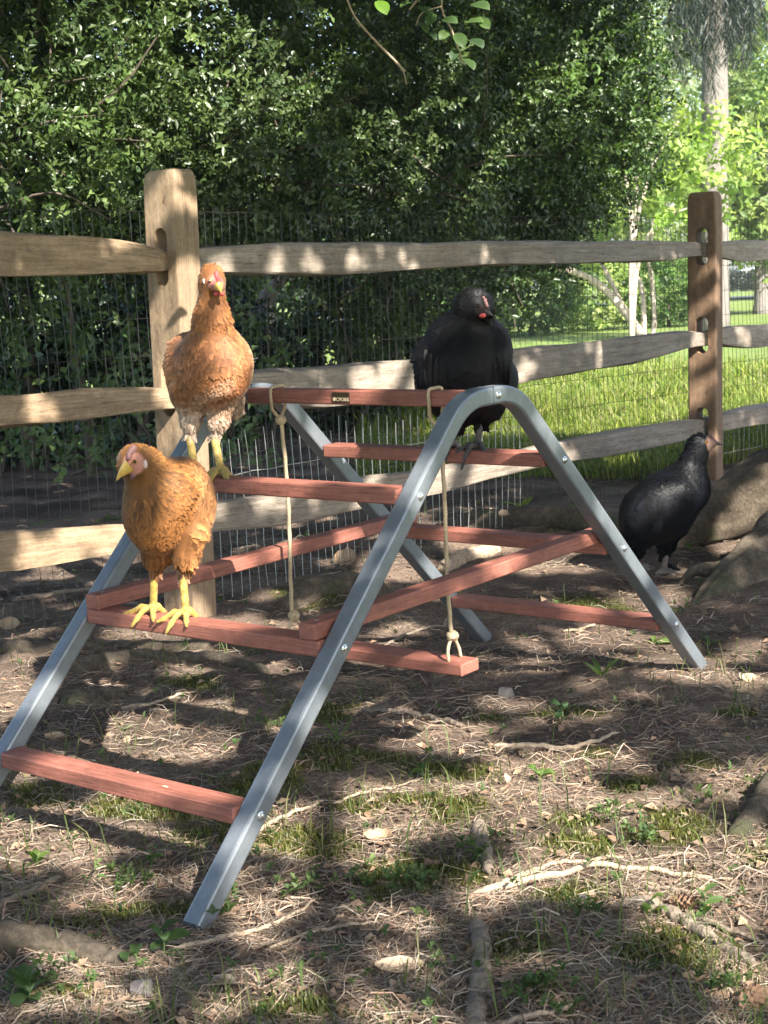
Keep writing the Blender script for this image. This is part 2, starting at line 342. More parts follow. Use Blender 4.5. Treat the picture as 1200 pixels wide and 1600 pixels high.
def mossf(x, y):
    P = np.stack([x, y, np.zeros_like(x)], -1); px, py, d = proj(P); m = np.zeros(len(x))
    nz = noise3(P, 14, 1)*.5+noise3(P, 40, 2)*.35
    for a, b, rx, ry in MOSS:
        e = ((px-a)/rx)**2+((py-b)/ry)**2; m = np.maximum(m, np.clip(1.25-e+nz*.8, 0, 1)*(d > .5))
    return m
def hgt(x, y):
    P = np.stack([x, y, np.zeros_like(x)], -1)
    h = .012*noise3(P, 2.2, 0)+.008*noise3(P, 6, 1)+.005*noise3(P, 17, 2)+.003*noise3(P, 45, 3)
    h += .02*np.exp(-((x-.5)**2+(y-2.2)**2)/.5)
    for fx, fy in FEET: h *= 1-.9*np.exp(-((x-fx)**2+(y-fy)**2)/.02)
    e = np.minimum.reduce([x+7.6, 3.4-x, y+3.6, 7.4-y]); return h*np.clip(e/.6, 0, 1)
FW, FL, FBEND = 2.0875, .7551, .9988
FEET = [(sx*FL/2, sy*FW/2) for sx in (-1, 1) for sy in (-1, 1)]+[(-.455, 2.208), (-.296, 2.148), (B1[0], B1[1]), (B2[0], B2[1])]
nx, ny = 440, 480
gx, gy = np.meshgrid(np.linspace(-7.6, 3.4, nx), np.linspace(-3.6, 7.4, ny)); x, y = gx.ravel(), gy.ravel()
P0 = np.stack([x, y, np.zeros_like(x)], -1); m = mossf(x, y)[:, None]
base = np.array([.165, .122, .098])*(1+.3*noise3(P0, 3, 4)[:, None]); dark = np.array([.062, .05, .04]); tan = np.array([.26, .20, .15])
nzz = noise3(P0, 7, 5)[:, None]; cg = base+(tan-base)*np.clip(nzz-.1, 0, 1)*.7; cg = cg+(dark-cg)*np.clip(-nzz-.2, 0, 1)*.8
cg = cg+(np.array([.07, .078, .018])-cg)*m*.95
gr = np.clip((y-(5.0+.35*(np.maximum(x, -2.6)+1.0)+1.6*np.maximum(0, -2.6-x))+.5*noise3(P0, 1.5, 6))/.8, 0, 1)[:, None]; cg = cg+(np.array([.08, .13, .02])-cg)*gr
idx = np.arange(nx*ny).reshape(ny, nx); Fq = np.stack([idx[:-1, :-1], idx[:-1, 1:], idx[1:, 1:], idx[1:, :-1]], -1).reshape(-1, 4)
g = obj('ground', np.stack([x, y, hgt(x, y)], -1), Fq, M['soil'], None, True, np.clip(cg, .01, .9)); tag(g, 'bare brown woodland soil with pine needle litter and moss', None, None, 'structure')
def lz(x, y):
    d = (np.asarray(x)+1.2)*-.55+(np.asarray(y)-4.4)*.83; return -.03-.021*np.maximum(0, d-14)
ax, ay = np.meshgrid(np.concatenate([np.linspace(-160, -20, 15), np.linspace(-18, 10, 15), np.linspace(20, 120, 8)]), np.concatenate([np.linspace(-80, -8, 8), np.linspace(-6, 30, 19), np.linspace(36, 200, 18)]))
idx = np.arange(ax.size).reshape(ax.shape); Fq = np.stack([idx[:-1, :-1], idx[:-1, 1:], idx[1:, 1:], idx[1:, :-1]], -1).reshape(-1, 4)
g = obj('lawn', np.stack([ax.ravel(), ay.ravel(), lz(ax.ravel(), ay.ravel())], -1), Fq, M['lawn'], None, True); tag(g, 'sunlit mown lawn stretching away beyond the fence', None, None, 'structure')

# ------------------------------------------------------------------ rail fence
fence = thing('split_rail_fence', 'pale three-rail split rail fence with two slotted posts and wire mesh, behind the climbing frame', 'fence', B1)
def rail(name, ctrl, m_, dx=0.0, seed=0, depth=.044, parent=None):
    """ctrl: (px, y_top, y_bottom) edges seen in the photograph, on the fence line"""
    g = np.random.default_rng(seed); cs = []
    for px, a, b in ctrl:
        pt = onfence(px, a); pb = onfence(px, b); cs.append([*((pt+pb)/2+NF*dx), max(.02, (pt[2]-pb[2]))])
    Q = spline(np.array(cs), 34); n = len(Q); k = 12
    t = unit(Q[-1, :3]-Q[0, :3]); s = unit(np.cross(t, [0, 0, 1.0])); V = []; UV = []
    # split profile: uneven chamfered bar that keeps its character along the rail
    sc_ = np.array([(1, -.9), (1.04, .1), (1, .9), (.9, 1), (.1, 1.05), (-.9, .96), (-1, .88), (-1.03, 0), (-1, -.85), (-.85, -1), (.1, -1.04), (.9, -1)], float)[::-1]
    sc_ = sc_*(1+g.normal(0, .045, (k, 2))); ph = g.uniform(0, 6, 4); tw = g.uniform(-.16, .16); th = np.arange(k)*2*math.pi/k
    L = np.concatenate([[0], np.cumsum(np.linalg.norm(np.diff(Q[:, :3], axis=0), axis=1))])
    for i in range(n):
        hh = Q[i, 3]/2*.86; dd = depth*min(1, .45+min(i, n-1-i)*.09)
        wv = 1+.05*np.sin(L[i]*5+ph[0]+2*th)+.03*np.sin(L[i]*11+ph[1]+3*th)+g.normal(0, .012, k)
        off = s*.008*math.sin(L[i]*2+ph[2])
        an = tw*math.sin(L[i]*1.3+ph[3]); c = (sc_[:, 0]*math.cos(an)-sc_[:, 1]*math.sin(an)*.6)*wv; z = (sc_[:, 1]*math.cos(an)+sc_[:, 0]*math.sin(an)*.6)*wv
        V.append(Q[i, :3]+off+s*(c*dd)[:, None]+np.array([0, 0, 1.0])*(z*hh)[:, None]); UV.append(np.stack([np.full(k, L[i]+seed), th/6.28*.36], -1))
    F_ = [(i*k+j, i*k+(j+1) % k, (i+1)*k+(j+1) % k, (i+1)*k+j) for i in range(n-1) for j in range(k)]+[tuple(range(k-1, -1, -1)), tuple((n-1)*k+j for j in range(k))]
    return obj('rail', np.concatenate(V), F_, m_, parent or fence, False, None, np.concatenate(UV))
rail('rail', [(-260, 318, 425), (-130, 335, 432), (0, 357, 436), (120, 364, 434), (200, 376, 430), (238, 388, 428), (256, 392, 424)], M['fence'], .012, 1)
rail('rail', [(-260, 600, 700), (0, 614, 672), (120, 606, 660), (200, 603, 648), (262, 604, 640), (276, 605, 636)], M['fence'], .012, 2)
rail('rail', [(-260, 835, 935), (0, 824, 900), (90, 818, 886), (180, 815, 868), (250, 818, 860), (286, 820, 852)], M['fence'], .012, 3)
rail('rail', [(250, 392, 424), (285, 388, 424), (330, 384, 431), (450, 380, 432), (600, 378, 427), (760, 377, 417), (900, 376, 414), (1010, 376, 411), (1075, 378, 403), (1100, 379, 402)], M['fence_old'], -.012, 4)
rail('rail', [(266, 604, 634), (300, 598, 632), (385, 578, 633), (500, 570, 640), (620, 558, 628), (760, 546, 612), (860, 536, 594), (980, 524, 572), (1070, 516, 546), (1103, 518, 542)], M['fence_old'], -.012, 5)
rail('rail', [(284, 818, 850), (330, 786, 830), (450, 765, 820), (560, 745, 795), (700, 727, 765), (850, 694, 728), (980, 668, 706), (1065, 655, 690), (1103, 656, 682)], M['fence_old'], -.012, 6)
rail('rail', [(1094, 380, 402), (1112, 378, 404), (1150, 374, 410), (1200, 374, 408), (1290, 374, 404), (1390, 374, 402)], M['fence_old'], .012, 7)
rail('rail', [(1096, 518, 540), (1112, 514, 540), (1150, 508, 546), (1200, 504, 544), (1290, 498, 530), (1390, 494, 520)], M['fence_old'], .012, 8)
rail('rail', [(1098, 656, 680), (1112, 650, 676), (1150, 640, 668), (1200, 630, 660), (1290, 615, 645), (1390, 600, 628)], M['fence_old'], .012, 9)
def post(base, top, wx, wy, slots, m_, rz, seed):
    g = np.random.default_rng(seed); k = 20; n = 16; V = []; UV = []
    base = np.asarray(base, float); top = np.asarray(top, float); H_ = top[2]
    ca, sa = math.cos(rz), math.sin(rz)
    zs = np.concatenate([np.linspace(-.15, H_-.09, n-4), H_+np.array([-.055, -.028, -.01, 0])]); tp = np.concatenate([np.ones(n-4), [.995, .965, .90, .78]])
    for z, q in zip(zs, tp):
        c = base+(top-base)*(z/H_); c[2] = z
        for j in range(k):
            a = j*2*math.pi/k; qd, jj = divmod(j, 5); sx_, sy_ = ((1, 1), (-1, 1), (-1, -1), (1, -1))[qd]; cr_ = .011; an = math.radians(qd*90+jj*22.5)
            lx, ly = (sx_*(wx/2-cr_)+cr_*math.cos(an))*q, (sy_*(wy/2-cr_)+cr_*math.sin(an))*q
            lx *= 1+.015*math.sin(z*6+seed); V.append((c[0]+lx*ca-ly*sa, c[1]+lx*sa+ly*ca, z)); UV.append((z+seed, a/6.28*.5))
    N = len(zs); F_ = [(i*k+j, i*k+(j+1) % k, (i+1)*k+(j+1) % k, (i+1)*k+j) for i in range(N-1) for j in range(k)]+[tuple(range(k-1, -1, -1)), tuple((N-1)*k+j for j in range(k))]
    o = obj('post', V, F_, m_, fence, False, None, UV)
    mb = MB()
    for (zc, hh, ww) in slots:                       # stadium-shaped mortices right through the post
        c = base+(top-base)*(zc/H_); c[2] = zc; pts = []
        for j in range(20):
            a = j*2*math.pi/20; pts.append((ww/2*math.cos(a), (hh/2-ww/2)*(1 if math.sin(a) >= 0 else -1)+ww/2*math.sin(a)))
        Vv = []
        for yy in (-.3, .3):
            for (u, v) in pts: Vv.append((c[0]+u*ca-yy*sa, c[1]+u*sa+yy*ca, zc+v))
        Ff = [(20+j, 20+(j+1) % 20, (j+1) % 20, j) for j in range(20)]+[tuple(range(20)), tuple(range(39, 19, -1))]
        mb.add(Vv, Ff)
    cut = mb.build('cutter', None); md = o.modifiers.new('b', 'BOOLEAN'); md.operation = 'DIFFERENCE'; md.object = cut; md.solver = 'EXACT'
    dg = bpy.context.evaluated_depsgraph_get(); dg.update(); me = bpy.data.meshes.new_from_object(o.evaluated_get(dg)); o.modifiers.clear(); o.data = me
    cm = cut.data; bpy.data.objects.remove(cut); bpy.data.meshes.remove(cm); return o
def zof(py, b, px): return onfence(px, py)[2]
t1 = onfence(264, 266); t2 = onfence(1101, 300)
post(B1, [t1[0], t1[1], t1[2]], .165, .11, [(zof(402, 0, 252), .20, .066), (zof(608, 0, 266), .19, .066), (zof(826, 0, 282), .19, .066)], M['fence'], -.05, 1)
post(B2, [t2[0], t2[1], t2[2]], .155, .10, [(zof(385, 0, 1097), .19, .07), (zof(523, 0, 1100), .19, .07), (zof(664, 0, 1100), .19, .07)], M['post2'], .08, 2)
# wire mesh stapled to the back of the rails
def wires(a, b, step, rows, zt, r=.0011, prong=0.0, name='wire_mesh', m_='wire', off=-.075, rag=0.0):
    """a, b: distance along the fence from the first post"""
    mb = MB(); g = np.random.default_rng(int(abs(a)*100)+7)
    n = int((b-a)/step)
    pl = lambda s, z: B1+DF*s+NF*(off+.012*math.sin(s*3+z*4)+.006*math.sin(s*11))+np.array([0, 0, z-.085*s/3.54*(1 if zt > 1 else .4)])
    def strand(P, rad):
        P = np.asarray(P); T = unit(P[-1]-P[0]); u = unit(np.cross(T, NF)); V = []
        for p in P: V += [p+u*rad, p+NF*rad*1.2-u*rad*.5, p-NF*rad*1.2-u*rad*.5]
        F_ = [(i*3+j, i*3+(j+1) % 3, (i+1)*3+(j+1) % 3, (i+1)*3+j) for i in range(len(P)-1) for j in range(3)]; mb.add(V, F_)
    for i in range(n+1):
        s = a+i*step; w_ = g.normal(0, .003, 7)
        top = zt+prong*(1+g.uniform(-rag, rag)); strand([pl(s+w_[q], top*q/6) for q in range(7)], r)
    for z in rows:
        strand([pl(s, z+g.normal(0, .002)) for s in np.linspace(a, b, int((b-a)/.09))], r*1.45)
    return tag(mb.build(name, M[m_], fence), None, None, None, 'stuff')
wires(-2.2, 8.0, .041, [.05, .16, .28, .41, .54, .67, .80, .93, 1.06, 1.19, 1.31, 1.43], 1.43, .00095)
wires(.15, 2.1, .046, [.30, .46], .46, .0013, .13, 'wire_guard', 'wire_sunlit', -.10, .25)
wires(3.75, 5.2, .05, [.12, .26], .26, .0014, .07, 'wire_guard', 'wire_sunlit', -.10, .3)

# ------------------------------------------------------------------ climbing frame
frame = thing('climbing_frame', 'grey steel A-frame chicken climbing perch with red-brown wooden rungs', 'climbing frame', (0, 0, 0))
TT = .042
def a_frame(x):
    zt = .9; sl = math.atan2(FBEND, FW/2); half = [];
    # centre line: straight legs blended into a flat top by arcs
    apex = FW/2*(1-zt/FBEND); r = .17; d = r*math.tan(sl/2)
    path = [(-FW/2, 0.0)]; q = np.array([-FW/2, 0.0]); u = np.array([math.cos(sl), math.sin(sl)]); corner = np.array([-apex, zt])
    st = corner-u*d
    for t_ in np.linspace(.25, 1, 4): path.append(tuple(q+(st-q)*t_))
    cen = st+r*np.array([math.sin(sl), -math.cos(sl)])
    for a in np.linspace(sl, 0, 9)[1:]: path.append((cen[0]-r*math.sin(a), cen[1]+r*math.cos(a)))
    path = path+[(-p, z) for p, z in path[::-1]]
    if path[len(path)//2][0] <= path[len(path)//2-1][0]:
        raise SystemExit('arc overlap')
    P = np.array([(x, p, z) for p, z in path]); P[0, 2] = P[-1, 2] = .0
    T = unit(np.gradient(P, axis=0)); c = .006; hx = TT/2; sec = []
    for (sx, sy) in ((1, -1), (1, 1), (-1, 1), (-1, -1)):
        for a0 in (0, .5, 1):
            ang = {(1, -1): -90, (1, 1): 0, (-1, 1): 90, (-1, -1): 180}[(sx, sy)]+a0*90
            sec.append((sx*(hx-c)+c*math.cos(math.radians(ang)), sy*(hx-c)+c*math.sin(math.radians(ang))))
    k = len(sec); V = []
    for p, t_ in zip(P, T):
        nrm = np.cross(np.array([1.0, 0, 0]), t_)
        if p[2] == 0: nrm = nrm/abs(nrm[2]) if False else nrm
        for (a, b) in sec: V.append(p+np.array([1.0, 0, 0])*a+nrm*b)
    n = len(P); F_ = [(i*k+j, i*k+(j+1) % k, (i+1)*k+(j+1) % k, (i+1)*k+j) for i in range(n-1) for j in range(k)]+[tuple(range(k-1, -1, -1)), tuple((n-1)*k+j for j in range(k))]
    o = obj("bent_tube", V, F_, M["metal"], frame, False)
    for e in (0, -1):                                  # plastic foot plugs
        t_ = T[e]*(1 if e == -1 else -1); V_, F2, _ = box(P[e]-t_*.004, P[e]+t_*.008, (1, 0, 0), TT*1.02, TT*1.02, .004); obj('foot_cap', V_, F2, M['cap'], o)
    V_, F2, _ = box((x, -.001, zt), (x, .001, zt), (0, 0, 1), TT*1.03, TT*1.03, .0008); obj('joint', V_, F2, M['cap'], o)
    return o
def bolt(P, o, dx=1):
    P = np.asarray(P, float)
    th = np.arange(14)*2*math.pi/14; V = []; prof = [(.0095, 0), (.0095, .0015), (.0068, .0028), (.006, .005), (.002, .0062)]
    for r, h in prof: V += [(P[0]+h*dx, P[1]+r*math.cos(a), P[2]+r*math.sin(a)) for a in th]
    F_ = [(i*14+j, i*14+(j+1) % 14, (i+1)*14+(j+1) % 14, (i+1)*14+j) for i in range(4) for j in range(14)]+[tuple(56+j for j in range(14))]
    obj('bolt', V, F_, M['bolt'], o)
AF = [a_frame(FL/2), a_frame(-FL/2)]
ZR = [.1675, .4372, .7113]
fy = lambda z: FW/2*(1-z/FBEND)
for z in ZR:
    for s in (-1, 1): bolt((FL/2+TT/2, s*fy(z), z), AF[0]); bolt((-FL/2-TT/2, s*fy(z), z), AF[1], -1)
bolt((FL/2+TT/2, 0.02, .9), AF[0]); bolt((-FL/2-TT/2, 0.02, .9), AF[1], -1)
RH, RD = .034, .062
for z in ZR:
    for s in (-1, 1):
        V, F_, UV = box((-FL/2+TT/2+.001, s*fy(z), z), (FL/2-TT/2-.001, s*fy(z), z), (0, 0, 1), RD, RH, .003); UV = UV+np.array([z*7+s, 0])
        obj('rung', V, F_, M['stain'], frame, False, None, UV)
lowest = [o for o in frame.children if o.name.startswith('rung')][0]
for px_, py_, L_ in ((258, 1228, .009), (215, 1206, .004), (640, 1002, .005)):
    if px_ > 600: continue
    p = ground(px_, py_, ZR[0]+RH/2+.0015); th = np.arange(10)*.6283; rr_ = np.random.default_rng(px_).uniform(.6, 1.2, 10)
    obj('dropping', [(p[0]+L_*math.cos(t_)*q, p[1]+L_*.45*math.sin(t_)*q, p[2]-.001) for t_, q in zip(th, rr_)]+[(p[0], p[1], p[2]+.0012)], [(i, (i+1) % 10, 10) for i in range(10)], M['lobe'] if False else M['letters'], lowest)
V, F_, UV = box((-FL/2+TT/2+.001, 0, .893), (FL/2-TT/2-.001, 0, .893), (0, 0, 1), .045, .036, .003); topbar = obj('top_bar', V, F_, M['stain'], frame, False, None, UV)
for sx in (-1, 1):
    x_ = sx*(FL/2-TT/2-.028); z = ZR[1]+RH/2+.0185
    V, F_, UV = box((x_, -fy(ZR[1])-.035, z), (x_, fy(ZR[1])+.035, z), (0, 0, 1), .045, .035, .003); b_ = obj('side_brace', V, F_, M['stain'], frame, False, None, UV+3*sx)
    for s in (-1, 1):
        th = np.arange(10)*.6283; V = [(x_+.006*math.cos(a), s*fy(ZR[1])+.006*math.sin(a), z+.0178) for a in th]+[(x_, s*fy(ZR[1]), z+.0195)]
        obj('screw', V, [(i, (i+1) % 10, 10) for i in range(10)], M['bolt'], b_)
# name plate on the top bar
pc = ony(533, 617, -.0225)
V, F_, _ = box((pc[0]-.027, -.0238, .893), (pc[0]+.027, -.0238, .893), (0, 0, 1), .0028, .026, .0005); plate = obj('name_plate', V, F_, M['plate'], topbar)
fc = bpy.data.curves.new('lettering', 'FONT'); fc.body = '\u25cfCPOIES'; fc.size = .0125; fc.align_x = 'CENTER'; fc.align_y = 'CENTER'; fc.extrude = .0003
fo = bpy.data.objects.new('lettering', fc); col.objects.link(fo); bpy.context.view_layer.update()
lm_ = bpy.data.meshes.new_from_object(fo); bpy.data.objects.remove(fo); fo = bpy.data.objects.new('lettering', lm_); col.objects.link(fo)
lm_.materials.clear(); lm_.materials.append(M['letters'])
fo.parent = plate; fo.rotation_euler = (math.pi/2, 0, 0); fo.location = (pc[0], -.0255, .888)
# swing
SZ = .243
swing = thing('rope_swing', 'red-brown plank swing on two jute ropes hanging inside the frame', 'swing', (0, 0, SZ))
V, F_, UV = box((-.305, 0, SZ), (.300, 0, SZ), (0, 0, 1), .075, .03, .003); obj('seat', V, F_, M['stain'], swing, False, None, UV+9)
def knot(c, r, parent, seed):
    g = np.random.default_rng(seed); mb = MB()
    for q in range(3):
        ax_ = unit(g.normal(0, 1, 3)+np.array([0, 0, .4])); u = unit(np.cross(ax_, [.3, 1, .2])); v = np.cross(ax_, u)
        P = [np.asarray(c)+r*.62*(math.cos(a)*u+math.sin(a)*v)+ax_*r*.22*math.sin(2*a) for a in np.linspace(0, 6.0, 16)]
        mb.add(*tube(P, r*.46, 8, 1, .02))
    return mb.build('knot', M['rope'], parent, True)
for i, (xt, xb) in enumerate(((-.262, -.259), (.237, .250))):
    g = np.random.default_rng(i); kz = .83-.01*i; lz_ = .315
    P = [(xt+(xb-xt)*t_+.004*math.sin(t_*5+i), .003*math.sin(t_*4), kz+(lz_-kz)*t_) for t_ in np.linspace(0, 1, 60)]
    mb = MB(); mb.add(*tube(P, .0050, 9, 1, 0, 210))
    for s in (-1, 1):                                  # loop over the bar and over the seat
        P = spline([(xt, 0, kz), (xt+.004*s-.006, s*.018, kz+.028), (xt-.004, s*.0275, .876), (xt-.005, s*.0275, .905), (xt-.005, s*.021, .9155), (xt-.005, 0, .9165)], 22); mb.add(*tube(P, .0042, 8, 1, 0, 210))
        P = spline([(xb, 0, lz_), (xb+.002*s, s*.018, SZ+.045), (xb+.004, s*.026, SZ+.014)], 10); mb.add(*tube(P, .0042, 8, 1, 0, 210))
    ro = mb.build('rope', M['rope'], swing, True)
    knot((xt, 0, kz), .0135, ro, 3+i); knot((xb, 0, lz_), .0145, ro, 13+i)
# ------------------------------------------------------------------ hens: one blended surface each, grown from a distance field
def surface_nets(D, o, h):
    """zero surface of the sampled field D as quads"""
    s = D < 0; nx, ny, nz = D.shape
    c = s[:-1, :-1, :-1].astype(np.int8)
    for a, b, d in ((1, 0, 0), (0, 1, 0), (0, 0, 1), (1, 1, 0), (1, 0, 1), (0, 1, 1), (1, 1, 1)):
        c = c+s[a:nx-1+a, b:ny-1+b, d:nz-1+d]
    act = (c > 0) & (c < 8); ii = np.argwhere(act); vid = -np.ones(act.shape, np.int64); vid[act] = np.arange(len(ii))
    acc = np.zeros((len(ii), 3)); cnt = np.zeros(len(ii))
    cor = [(a, b, d) for a in (0, 1) for b in (0, 1) for d in (0, 1)]
    for p in range(8):
        for q in range(p+1, 8):
            df = np.array(cor[q])-np.array(cor[p])
            if np.abs(df).sum() != 1: continue
            A = D[tuple((ii+cor[p]).T)]; B = D[tuple((ii+cor[q]).T)]; x = (A < 0) != (B < 0); t = np.where(x, A/(A-B+1e-12), 0)
            acc[x] += (np.array(cor[p])+t[:, None]*df)[x]; cnt[x] += 1
    V = o+(ii+acc/cnt[:, None])*h; Q = []
    for ax in range(3):
        e = [0, 0, 0]; e[ax] = 1; sl0 = [slice(1, -1)]*3; sl1 = [slice(1, -1)]*3; sl0[ax] = slice(0, -1); sl1[ax] = slice(1, None)
        a = s[tuple(sl0)]; b = s[tuple(sl1)]; E_ = np.argwhere(a != b)
        if not len(E_): continue
        fl = a[tuple(E_.T)]; base = E_.copy()
        for k in range(3):
            if k != ax: base[:, k] += 1
        u, v = [(1, 2), (2, 0), (0, 1)][ax]
        def g(du, dv):
            w_ = base.copy(); w_[:, u] -= du; w_[:, v] -= dv; return vid[tuple(w_.T)]
        q = np.stack([g(1, 1), g(0, 1), g(0, 0), g(1, 0)], -1); q[~fl] = q[~fl][:, ::-1]; Q.append(q)
    Q = np.concatenate(Q); Q = Q[(Q >= 0).all(1)]; return V, Q
def sd_ell(P, c, ax, r):
    q = (P-c) @ np.asarray(ax, np.float32).T; r = np.asarray(r, np.float32)
    k0 = np.sqrt(((q/r)**2).sum(-1)); k1 = np.sqrt(((q/r**2)**2).sum(-1)); return k0*(k0-1)/(k1+1e-9)
def sd_cone(P, a, b, ra, rb):
    ba = b-a; t = np.clip(((P-a) @ ba)/(ba@ba), 0, 1); return np.linalg.norm(P-a-t[..., None]*ba, axis=-1)-(ra+(rb-ra)*t)
def smin(a, b, k): h = np.clip(.5+.5*(b-a)/k, 0, 1); return b+(a-b)*h-k*h*(1-h)
class Hen:
    def __init__(s, name, label, O, f, side=False, seed=0):
        s.O = np.asarray(O, float); s.f = unit(np.array([f[0], f[1], 0.0])); s.l = np.array([-s.f[1], s.f[0], 0]); s.z = np.array([0, 0, 1.0])
        s.n = s.l*-1 if side else s.f; s.prims = []; s.legs = []; s.g = np.random.default_rng(seed)
        s.fade = .07; s.hr = .037; s.root = thing(name, label, 'chicken', O, 0, None); s.px = proj(s.O)[2]/F_PX
    def p(s, x, y, off=0.0):
        d = ray(x, y); o = s.O+s.n*off; return C+d*(((o-C) @ s.n)/(d @ s.n))
    def ell(s, x, y, off, rl, rv, rf, k=.03, tilt=0.0, roll=0.0):
        """radii: sideways px, upward px, forward m; tilt lifts the front, roll turns it in the picture plane"""
        c = s.p(x, y, off); F_, L_, Z_ = s.f, s.l, s.z
        F2 = F_*math.cos(tilt)+Z_*math.sin(tilt); Z2 = Z_*math.cos(tilt)-F_*math.sin(tilt)
        L2 = L_*math.cos(roll)+Z2*math.sin(roll); Z3 = Z2*math.cos(roll)-L_*math.sin(roll)
        s.prims.append(('e', c, (np.array([F2, L2, Z3]), (rf, rl*s.px, rv*s.px)), k))
    def ellw(s, c, axes, r, k=.03): s.prims.append(('e', np.asarray(c), (np.array(axes), r), k))
    def cone(s, a, ra, b, rb, k=.02): s.prims.append(('c', s.p(*a), (s.p(*b), ra*s.px, rb*s.px), k))
    def leg(s, hock, foot, toes, r=5.2):
        A, B = s.p(*hock), np.asarray(foot, float); s.legs.append(('c', A, (B, r*s.px*1.05, r*s.px*.95), .004))
        B = B-np.array([0, 0, .001])
        for T in toes:
            pts = [np.asarray(t, float) for t in T]; rr = [r*s.px*v for v in (.95, .78, .66, .42)]; q = [B]+pts
            for i in range(len(q)-1): s.legs.append(('c', q[i], (q[i+1], rr[i], rr[i+1]), .005))
    def grow(s, h=.0036):
        allp = s.prims+s.legs; pts = []
        for t, c, d, k in allp:
            r = max(d[1]) if t == 'e' else max(d[1], d[2]); pts += [c-r, c+r]
            if t == 'c': pts += [d[0]-r, d[0]+r]
        lo = np.min(pts, 0)-.02; hi = np.max(pts, 0)+.02; dims = np.ceil((hi-lo)/h).astype(int)
        ax = [(lo[i]+np.arange(dims[i])*h).astype(np.float32) for i in range(3)]
        D = np.full(dims, .2, np.float32); DL = np.full(dims, .2, np.float32)
        for li, arr in ((s.prims, D), (s.legs, DL)):
            for t, c, d, k in li:
                r = max(d[1]) if t == 'e' else max(d[1], d[2]); q = [c-r, c+r]+([d[0]-r, d[0]+r] if t == 'c' else [])
                a = np.clip(((np.min(q, 0)-.06-lo)/h).astype(int), 0, None); b = np.minimum(((np.max(q, 0)+.06-lo)/h).astype(int)+1, dims)
                sl = tuple(slice(a[i], b[i]) for i in range(3)); X = np.stack(np.meshgrid(*[ax[i][sl[i]] for i in range(3)], indexing='ij'), -1)
                v = sd_ell(X, c.astype(np.float32), d[0], d[1]) if t == 'e' else sd_cone(X, c, d[0], d[1], d[2])
                arr[sl] = smin(arr[sl], v.astype(np.float32), k)
        T_ = smin(D, DL, .006); V, Q = surface_nets(T_, lo, h); s.V, s.Q = V, Q
        ix = np.clip(((V-lo)/h).astype(int), 0, dims-1); s.leg_mask = DL[tuple(ix.T)] < D[tuple(ix.T)]
        gr = np.gradient(T_, h); s.N = unit(np.stack([q[tuple(ix.T)] for q in gr], -1))
    def finish(s, colf, legc, face, face_r, facec, mat_, neck, density=1.0, long=1.0, feath=True, lift=1.0):
        """colf(P, N) colour of the plumage; face: bare skin near this point; neck: where the hackles end"""
        cols = colf(s.V, s.N)*.8; fm = np.linalg.norm(s.V-face, axis=1)
        t = np.clip((face_r-fm)/.006, 0, 1)[:, None]; cols = cols*(1-t)+np.asarray(facec)*t
        cols[s.leg_mask] = np.asarray(legc)*(1+.22*noise3(s.V[s.leg_mask], 260, 1)[:, None]+.2*np.sin(s.V[s.leg_mask][:, 2:3]*1500))
        s.body = obj('body', s.V, s.Q, mat_, s.root, True, np.clip(cols, .003, .9), np.zeros((len(s.V), 2)))
        P4 = s.V[s.Q]; A = np.linalg.norm(np.cross(P4[:, 1]-P4[:, 0], P4[:, 3]-P4[:, 0]), axis=1)
        ok = (~s.leg_mask[s.Q].any(1)) & (fm[s.Q].min(1) > face_r*1.06); A = A*ok
        n = int(A.sum()/1.0e-4*5.0*density); pick = s.g.choice(len(A), n, p=A/A.sum()); u = s.g.random((n, 2, 1))
        q = P4[pick]; P = (q[:, 0]*(1-u[:, 0])+q[:, 1]*u[:, 0])*(1-u[:, 1])+(q[:, 3]*(1-u[:, 0])+q[:, 2]*u[:, 0])*u[:, 1]
        N = s.N[s.Q[pick, 0]]; head = s.head; nb = neck; s.src = head+unit(face-head)*.035
        dn = np.linalg.norm(P-head, axis=1); ln = np.linalg.norm(nb-head); wn = np.clip(1.25-dn/ln, 0, 1)[:, None]**.6
        flow = unit(P-s.src)*wn+(unit(P-nb)*.8-s.f*.55+np.array([0, 0, -.55]))*(1-wn)
        flow = flow-N*(flow*N).sum(1, keepdims=True); flow = unit(flow+s.g.normal(0, .13, P.shape)); flow = unit(flow-N*(flow*N).sum(1, keepdims=True)); sd_ = np.cross(N, flow)
        low = np.clip((s.O[2]+s.low-P[:, 2])/.05, 0, 1)[:, None]           # loose fluff on the thighs
        hd = np.clip(2.05-dn/s.hr, 0, 1)[:, None]
        Ln = (.033+.003*wn-.024*hd-.013*low)*long*s.g.uniform(.7, 1.3, (n, 1)); Wd = (.0066-.0036*wn-.0010*hd-.0034*low)*long*s.g.uniform(.75, 1.25, (n, 1))
        lat = np.abs((P-s.O) @ s.l)[:, None]; edge = .45*np.clip((lat-.05)/.02, 0, 1)*np.clip((.04-(P-s.O) @ s.f)/.03, 0, 1)[:, None]*(1-low)
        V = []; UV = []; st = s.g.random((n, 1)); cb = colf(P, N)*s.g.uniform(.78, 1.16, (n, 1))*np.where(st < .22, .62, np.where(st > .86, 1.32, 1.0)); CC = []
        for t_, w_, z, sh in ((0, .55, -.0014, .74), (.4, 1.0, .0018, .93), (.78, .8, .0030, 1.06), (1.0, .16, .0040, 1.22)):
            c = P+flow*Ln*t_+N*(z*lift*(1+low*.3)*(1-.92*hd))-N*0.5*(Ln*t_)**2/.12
            for sg in (-1, 1): V.append(c+sd_*sg*Wd*w_-N*.0012*w_); UV.append(np.tile([sg*.5+.5, t_], (n, 1))); CC.append(cb*(sh+edge*(t_ > .7)))
